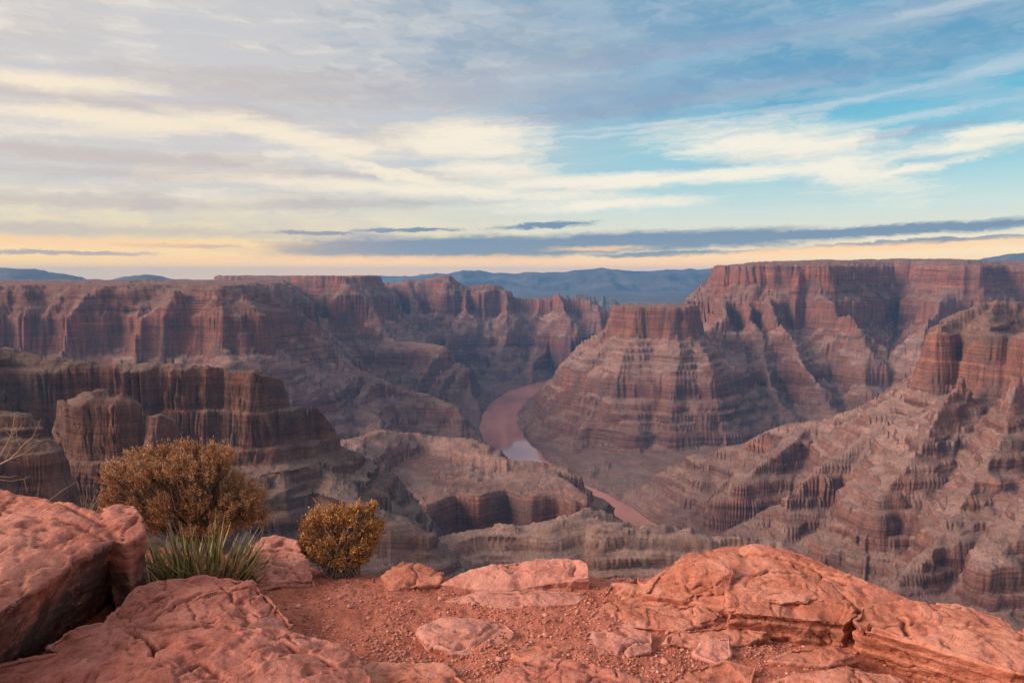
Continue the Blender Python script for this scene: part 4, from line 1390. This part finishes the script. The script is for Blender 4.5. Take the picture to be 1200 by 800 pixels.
# ---------------------------------------------------------------- plants
def leaf_mat(name, stops, rough=.7, trans=.15):
    m, t, bsdf, out = new_mat(name)
    geo = t.node('ShaderNodeNewGeometry')
    n = t.noise(t.vmath('MULTIPLY', geo.outputs['Position'], (9, 9, 9)), 1, 2, .5)
    f = t.math('ADD', t.math('MULTIPLY', geo.outputs['Random Per Island'], .75), t.math('MULTIPLY', t.math('SUBTRACT', n, .5), .8))
    t.put(bsdf.inputs['Base Color'], t.ramp(f, stops))
    bsdf.inputs['Roughness'].default_value = rough
    bsdf.inputs['Specular IOR Level'].default_value = .2
    return m


class Geo:
    def __init__(self):
        self.V, self.F, self.n = [], [], 0

    def add(self, V, F):
        self.V.append(np.asarray(V, float))
        self.F.append(np.asarray(F, int) + self.n)
        self.n += len(V)

    def tube(self, pts, r0, r1, k=4):
        pts = np.asarray(pts, float)
        n = len(pts)
        tg = np.gradient(pts, axis=0)
        tg /= np.linalg.norm(tg, axis=1, keepdims=True) + 1e-9
        ref = np.array([.3, .9, .2])
        a = np.cross(tg, ref)
        a /= np.linalg.norm(a, axis=1, keepdims=True) + 1e-9
        b = np.cross(tg, a)
        rr = np.linspace(r0, r1, n)[:, None]
        ring = [pts + rr * (math.cos(2 * math.pi * j / k) * a + math.sin(2 * math.pi * j / k) * b) for j in range(k)]
        V = np.stack(ring, 1).reshape(-1, 3)
        F = []
        for i in range(n - 1):
            for j in range(k):
                j2 = (j + 1) % k
                F.append((i * k + j, i * k + j2, (i + 1) * k + j2, (i + 1) * k + j))
        self.add(V, F)

    def leaf(self, p, d, L, w, rng):
        d = d / (np.linalg.norm(d) + 1e-9)
        s = np.cross(d, rng.normal(size=3))
        s /= np.linalg.norm(s) + 1e-9
        self.add([p, p + d * L * .5 + s * w, p + d * L, p + d * L * .5 - s * w], [(0, 1, 2, 3)])

    def build(self, name, mat, parent=None):
        o = mesh_obj(name, np.concatenate(self.V), np.concatenate(self.F), mat, parent, smooth=True)
        return o


def root_empty(name, loc, label, cat, group=None):
    o = bpy.data.objects.new(name, None)
    o.empty_display_size = .1
    o.location = loc
    COL.objects.link(o)
    return tag(o, label, cat, group)


BARK = leaf_mat("dry_bark", [(0, (.16, .10, .065)), (.5, (.30, .21, .15)), (1, (.46, .36, .28))])


def shrub(base, lobes, n_twig, leaf_stops, leafL, leafW, seed, label, group, bare=.0):
    """lobes: (centre offset x, y, z, radius x, y, z); twigs run from the base to points in the lobes, every twig carries sprigs of tiny leaves"""
    rng = np.random.default_rng(seed)
    root = root_empty("desert_shrub", base, label, "shrub", group)
    st, lf = Geo(), Geo()
    wts = np.array([l[3] * l[4] * l[5] for l in lobes])
    wts /= wts.sum()
    tufts = []
    for i in range(int(n_twig / 62)):
        l = lobes[rng.choice(len(lobes), p=wts)]
        u = rng.normal(size=3)
        u /= np.linalg.norm(u)
        u[2] = abs(u[2]) if u[2] < -.3 else u[2]
        tufts.append(np.array(l[:3]) + u * np.array(l[3:]) * rng.uniform(.35, 1.02))
    tufts = np.array(tufts)
    for i in range(n_twig):
        l = lobes[rng.choice(len(lobes), p=wts)]
        u = rng.normal(size=3)
        u /= np.linalg.norm(u)
        if u[2] < -.35:
            u[2] *= -.6
        r = rng.uniform(.12, 1.06) ** .5
        if rng.uniform() < .05:
            r *= 1.10
        tip = np.array(l[:3]) + u * np.array(l[3:]) * r
        tip[2] = max(tip[2], .03)
        near_t = tufts[np.argmin(np.linalg.norm(tufts - tip, axis=1))]
        tip = tip + (near_t - tip) * rng.uniform(.15, .68)
        b0 = np.array([rng.normal(0, .035), rng.normal(0, .035), .0])
        if i % 9 == 0:
            midp = b0 * .5 + tip * .5 + rng.normal(0, .025, 3) + np.array([0, 0, .03])
            st.tube([b0, b0 * .7 + midp * .3 + rng.normal(0, .008, 3), midp, midp * .4 + tip * .6 + rng.normal(0, .01, 3), tip], .0052, .0012, 4)
        dirn = tip - b0
        dirn /= np.linalg.norm(dirn)
        dirn = dirn + rng.normal(0, .35, 3) + np.array([0, 0, .25])
        dirn /= np.linalg.norm(dirn)
        tl = rng.uniform(.04, .085)
        a = tip - dirn * tl * .6
        e = tip + dirn * tl * .5
        st.tube([a, (a + e) / 2 + rng.normal(0, .004, 3), e], .0012, .0006, 3)
        if rng.uniform() < bare:
            continue
        for k in range(rng.integers(9, 16)):
            f = rng.uniform(.15, 1.0)
            q = a + (e - a) * f
            dd = dirn * .8 + rng.normal(0, .5, 3)
            # side sprig
            lf.leaf(q + rng.normal(0, .004, 3), dd, leafL * rng.uniform(.6, 1.3), leafW * rng.uniform(.7, 1.3), rng)
    st.build("stems", BARK, root)
    lf.build("foliage", leaf_mat("shrub_leaf", leaf_stops), root)
    return root


sb = at_z(214, 648, GZ - .02)
sb = np.array((sb[0], 4.55, GZ - .05))
sc_ = 4.55 / F_PX


def lobe(px, py, w, h, dep, base):
    """a crown lobe seen at a photo position, as an offset from the base"""
    p = at_d(px, py, base[1])
    return (p[0] - base[0], 0.0, p[2] - base[2], w * base[1] / F_PX, dep, h * base[1] / F_PX)


RUST = [(0, (.20, .088, .040)), (.25, (.42, .20, .092)), (.6, (.58, .32, .16)), (.85, (.56, .35, .20)), (1, (.58, .43, .29))]
GOLD = [(0, (.18, .08, .026)), (.25, (.40, .185, .058)), (.6, (.56, .28, .10)), (.85, (.54, .32, .14)), (1, (.58, .43, .25))]
shrub(sb, [lobe(160, 566, 46, 40, .20, sb), lobe(205, 560, 50, 42, .24, sb), lobe(240, 556, 42, 38, .22, sb), lobe(140, 590, 26, 34, .15, sb), lobe(280, 592, 36, 30, .18, sb), lobe(215, 600, 85, 40, .24, sb), lobe(256, 542, 18, 20, .1, sb), lobe(300, 600, 16, 16, .1, sb), lobe(170, 612, 60, 26, .2, sb), lobe(182, 534, 14, 16, .08, sb), lobe(222, 528, 14, 14, .08, sb), lobe(128, 560, 12, 16, .08, sb), lobe(288, 572, 12, 16, .08, sb), lobe(262, 615, 50, 22, .2, sb)],
      10500, RUST, .022, .0019, 21, "large rust brown desert shrub behind the yucca, wider than tall", "desert shrubs on the rim", .05)
s2 = at_z(402, 664, GZ)
s2 = np.array((s2[0], 3.98, GZ - .04))
shrub(s2, [lobe(370, 622, 20, 22, .10, s2), lobe(394, 610, 24, 17, .11, s2), lobe(422, 611, 18, 20, .10, s2), lobe(400, 638, 44, 20, .14, s2), lobe(434, 600, 8, 12, .05, s2), lobe(438, 630, 12, 20, .08, s2), lobe(362, 640, 14, 16, .08, s2), lobe(374, 590, 3, 10, .02, s2), lobe(382, 650, 24, 14, .12, s2), lobe(418, 652, 22, 12, .12, s2), lobe(400, 655, 34, 10, .14, s2)],
      4300, GOLD, .019, .0026, 22, "small golden brown shrub at the rim edge beside the pale rock", "desert shrubs on the rim", .12)


def yucca():
    rng = np.random.default_rng(31)
    b = at_d(236, 688, 3.72)
    b[2] = GZ - .02
    root = root_empty("yucca", b, "spiky green yucca with dry tan lower leaves in front of the large shrub", "yucca")
    green, dry, tips = Geo(), Geo(), Geo()

    def blade(G, p, az, tilt, L, w, bend):
        d = np.array([math.sin(tilt) * math.cos(az) + p[0] * 2.6, math.sin(tilt) * math.sin(az), math.cos(tilt)])
        d /= np.linalg.norm(d)
        side = np.array([-math.sin(az), math.cos(az), 0])
        up = np.cross(side, d)
        n = 6
        rows = []
        for i in range(n):
            f = i / (n - 1)
            c = p + d * L * f + up * bend * L * f * f
            ww = w * (1.0 - f) ** .6 * (.75 + .9 * f * (1 - f))
            ww = max(ww, .0007)
            rows += [c + side * ww + up * ww * .35, c, c - side * ww + up * ww * .35]
        F = []
        for i in range(n - 1):
            for j in range(2):
                a = i * 3 + j
                F.append((a, a + 1, a + 4, a + 3))
        G.add(rows, F)
        e = p + d * L + up * bend * L
        if G is green:
            pe = p + d * L * .82 + up * bend * L * .67
            tips.tube([pe, e, e + d * .012], .0018, .0006, 3)

    for i in range(270):
        # three crowded rosettes side by side
        cx = rng.choice([-.18, -.07, .06, .18], p=[.25, .28, .27, .20])
        p = np.array([cx + rng.normal(0, .028), rng.normal(0, .05), rng.uniform(.0, .05)])
        az = rng.uniform(0, 2 * math.pi)
        tilt = abs(rng.normal(0, .6)) if i % 2 else rng.uniform(.35, 1.35)
        if rng.uniform() < .6:
            az = math.atan2(rng.normal(-.25, .6), cx * 5 + rng.normal(0, .7))
        L = rng.uniform(.24, .36) * (1 - .18 * min(tilt, 1.2)) * (.94 if abs(cx) > .1 else 1.05)
        blade(green, p, az, tilt, L, rng.uniform(.0085, .0135), rng.uniform(-.06, .05))
    for i in range(120):
        cx = rng.choice([-.15, -.03, .09, .17])
        p = np.array([cx + rng.normal(0, .05), rng.normal(-.07, .05), rng.uniform(.02, .07)])
        az = rng.uniform(0, 2 * math.pi)
        blade(dry, p, az, rng.uniform(.15, .95), rng.uniform(.16, .30), rng.uniform(.005, .010), rng.uniform(-.30, .1))
    gm = leaf_mat("yucca_green", [(0, (.07, .075, .022)), (.3, (.19, .18, .05)), (.65, (.36, .32, .11)), (1, (.58, .47, .26))], .42)
    dm = leaf_mat("yucca_dry", [(0, (.22, .12, .05)), (.4, (.42, .27, .13)), (.8, (.56, .41, .24)), (1, (.62, .5, .34))], .75)
    tm = leaf_mat("yucca_tip", [(0, (.26, .16, .09)), (1, (.50, .38, .26))], .7)
    nf = sum(len(f) for f in green.F)
    for V, F in zip(tips.V, [f - o for f, o in zip(tips.F, np.cumsum([0] + [len(v) for v in tips.V[:-1]]))]):
        green.add(V, F)
    lv = green.build("leaves", gm, root)
    lv.data.materials.append(tm)
    mi = np.zeros(len(lv.data.polygons), np.int32)
    mi[nf:] = 1
    lv.data.polygons.foreach_set('material_index', mi)
    dry.build("dry_leaves", dm, root)


yucca()


def dead_branch():
    D = 3.95

    def zp(x, y, dy=0.0):
        return at_d(x / 5.333, 470 + y / 5.333, D + dy)
    base = at_d(-40, 606, D)
    root = root_empty("dead_bush", (base[0], base[1], base[2]), "bare grey twigs of a dead bush rising behind the left boulder", "dead bush")
    g = Geo()
    segs = [([(-210, 730), (-120, 480), (0, 395), (60, 365), (110, 320), (150, 270), (205, 225), (235, 160), (255, 110)], .0075, .0016, 0),
            ([(-150, 560), (-60, 420), (0, 345), (40, 275), (70, 215), (85, 140), (92, 75)], .006, .0015, .05),
            ([(70, 215), (120, 170), (158, 118)], .003, .0012, .05), ([(60, 365), (150, 330), (200, 290), (245, 255)], .0045, .0013, -.02), ([(245, 255), (275, 235)], .0015, .001, -.02),
            ([(-180, 640), (-80, 500), (0, 470), (60, 475), (105, 462)], .004, .0012, -.05), ([(-200, 690), (-60, 520), (0, 490), (70, 500), (150, 485), (192, 465)], .0045, .0012, .03),
            ([(130, 285), (105, 240), (100, 170)], .003, .0011, 0), ([(35, 370), (55, 320), (62, 275), (50, 262)], .003, .0012, .02), ([(70, 215), (95, 245), (72, 225), (40, 190)], .002, .001, .05),
            ([(205, 225), (245, 205)], .002, .001, 0), ([(60, 375), (90, 383), (125, 380)], .002, .001, .01), ([(150, 485), (160, 530), (170, 570)], .002, .001, .03), ([(110, 320), (128, 285), (118, 255)], .002, .001, 0),
            ([(150, 300), (205, 255), (270, 245), (325, 225)], .0018, .0009, .02)]
    off = np.array(base)
    for pts, r0, r1, dy in segs:
        g.tube([zp(x, y, dy) - off for x, y in pts], r0, r1, 5)
    g.build("branches", leaf_mat("weathered_wood", [(0, (.20, .13, .10)), (.5, (.30, .21, .17)), (1, (.42, .31, .26))]), root)
    # a single stick lying on the boulder, and a tuft of dead stalks
    p0, p1 = at_d(58, 586, 3.75), at_d(90, 564, 3.9)
    g2 = Geo()
    g2.tube([p0 - p0, (p1 - p0) * .5 + np.array([0, 0, .006]), p1 - p0], .0028, .0012, 5)
    o = g2.build("dry_stick", BARK)
    o.location = p0
    tag(o, "single thin stick poking up beside the top of the left boulder", "stick")
    b = at_d(102, 606, 4.2)
    g3 = Geo()
    rng = np.random.default_rng(3)
    for i in range(26):
        a = rng.uniform(-.9, .9)
        L = rng.uniform(.07, .2)
        s = np.array([rng.normal(0, .02), rng.normal(0, .02), 0])
        e = s + np.array([math.sin(a) * L * .6, rng.normal(0, .03), math.cos(a) * L])
        g3.tube([s, (s + e) / 2 + rng.normal(0, .006, 3), e], .0022, .0009, 3)
    o = g3.build("dry_grass", leaf_mat("dead_stalk", [(0, (.25, .16, .10)), (1, (.5, .36, .24))]))
    o.location = b
    tag(o, "tuft of dead tan stalks between the left boulder and the large shrub", "dry grass")


dead_branch()
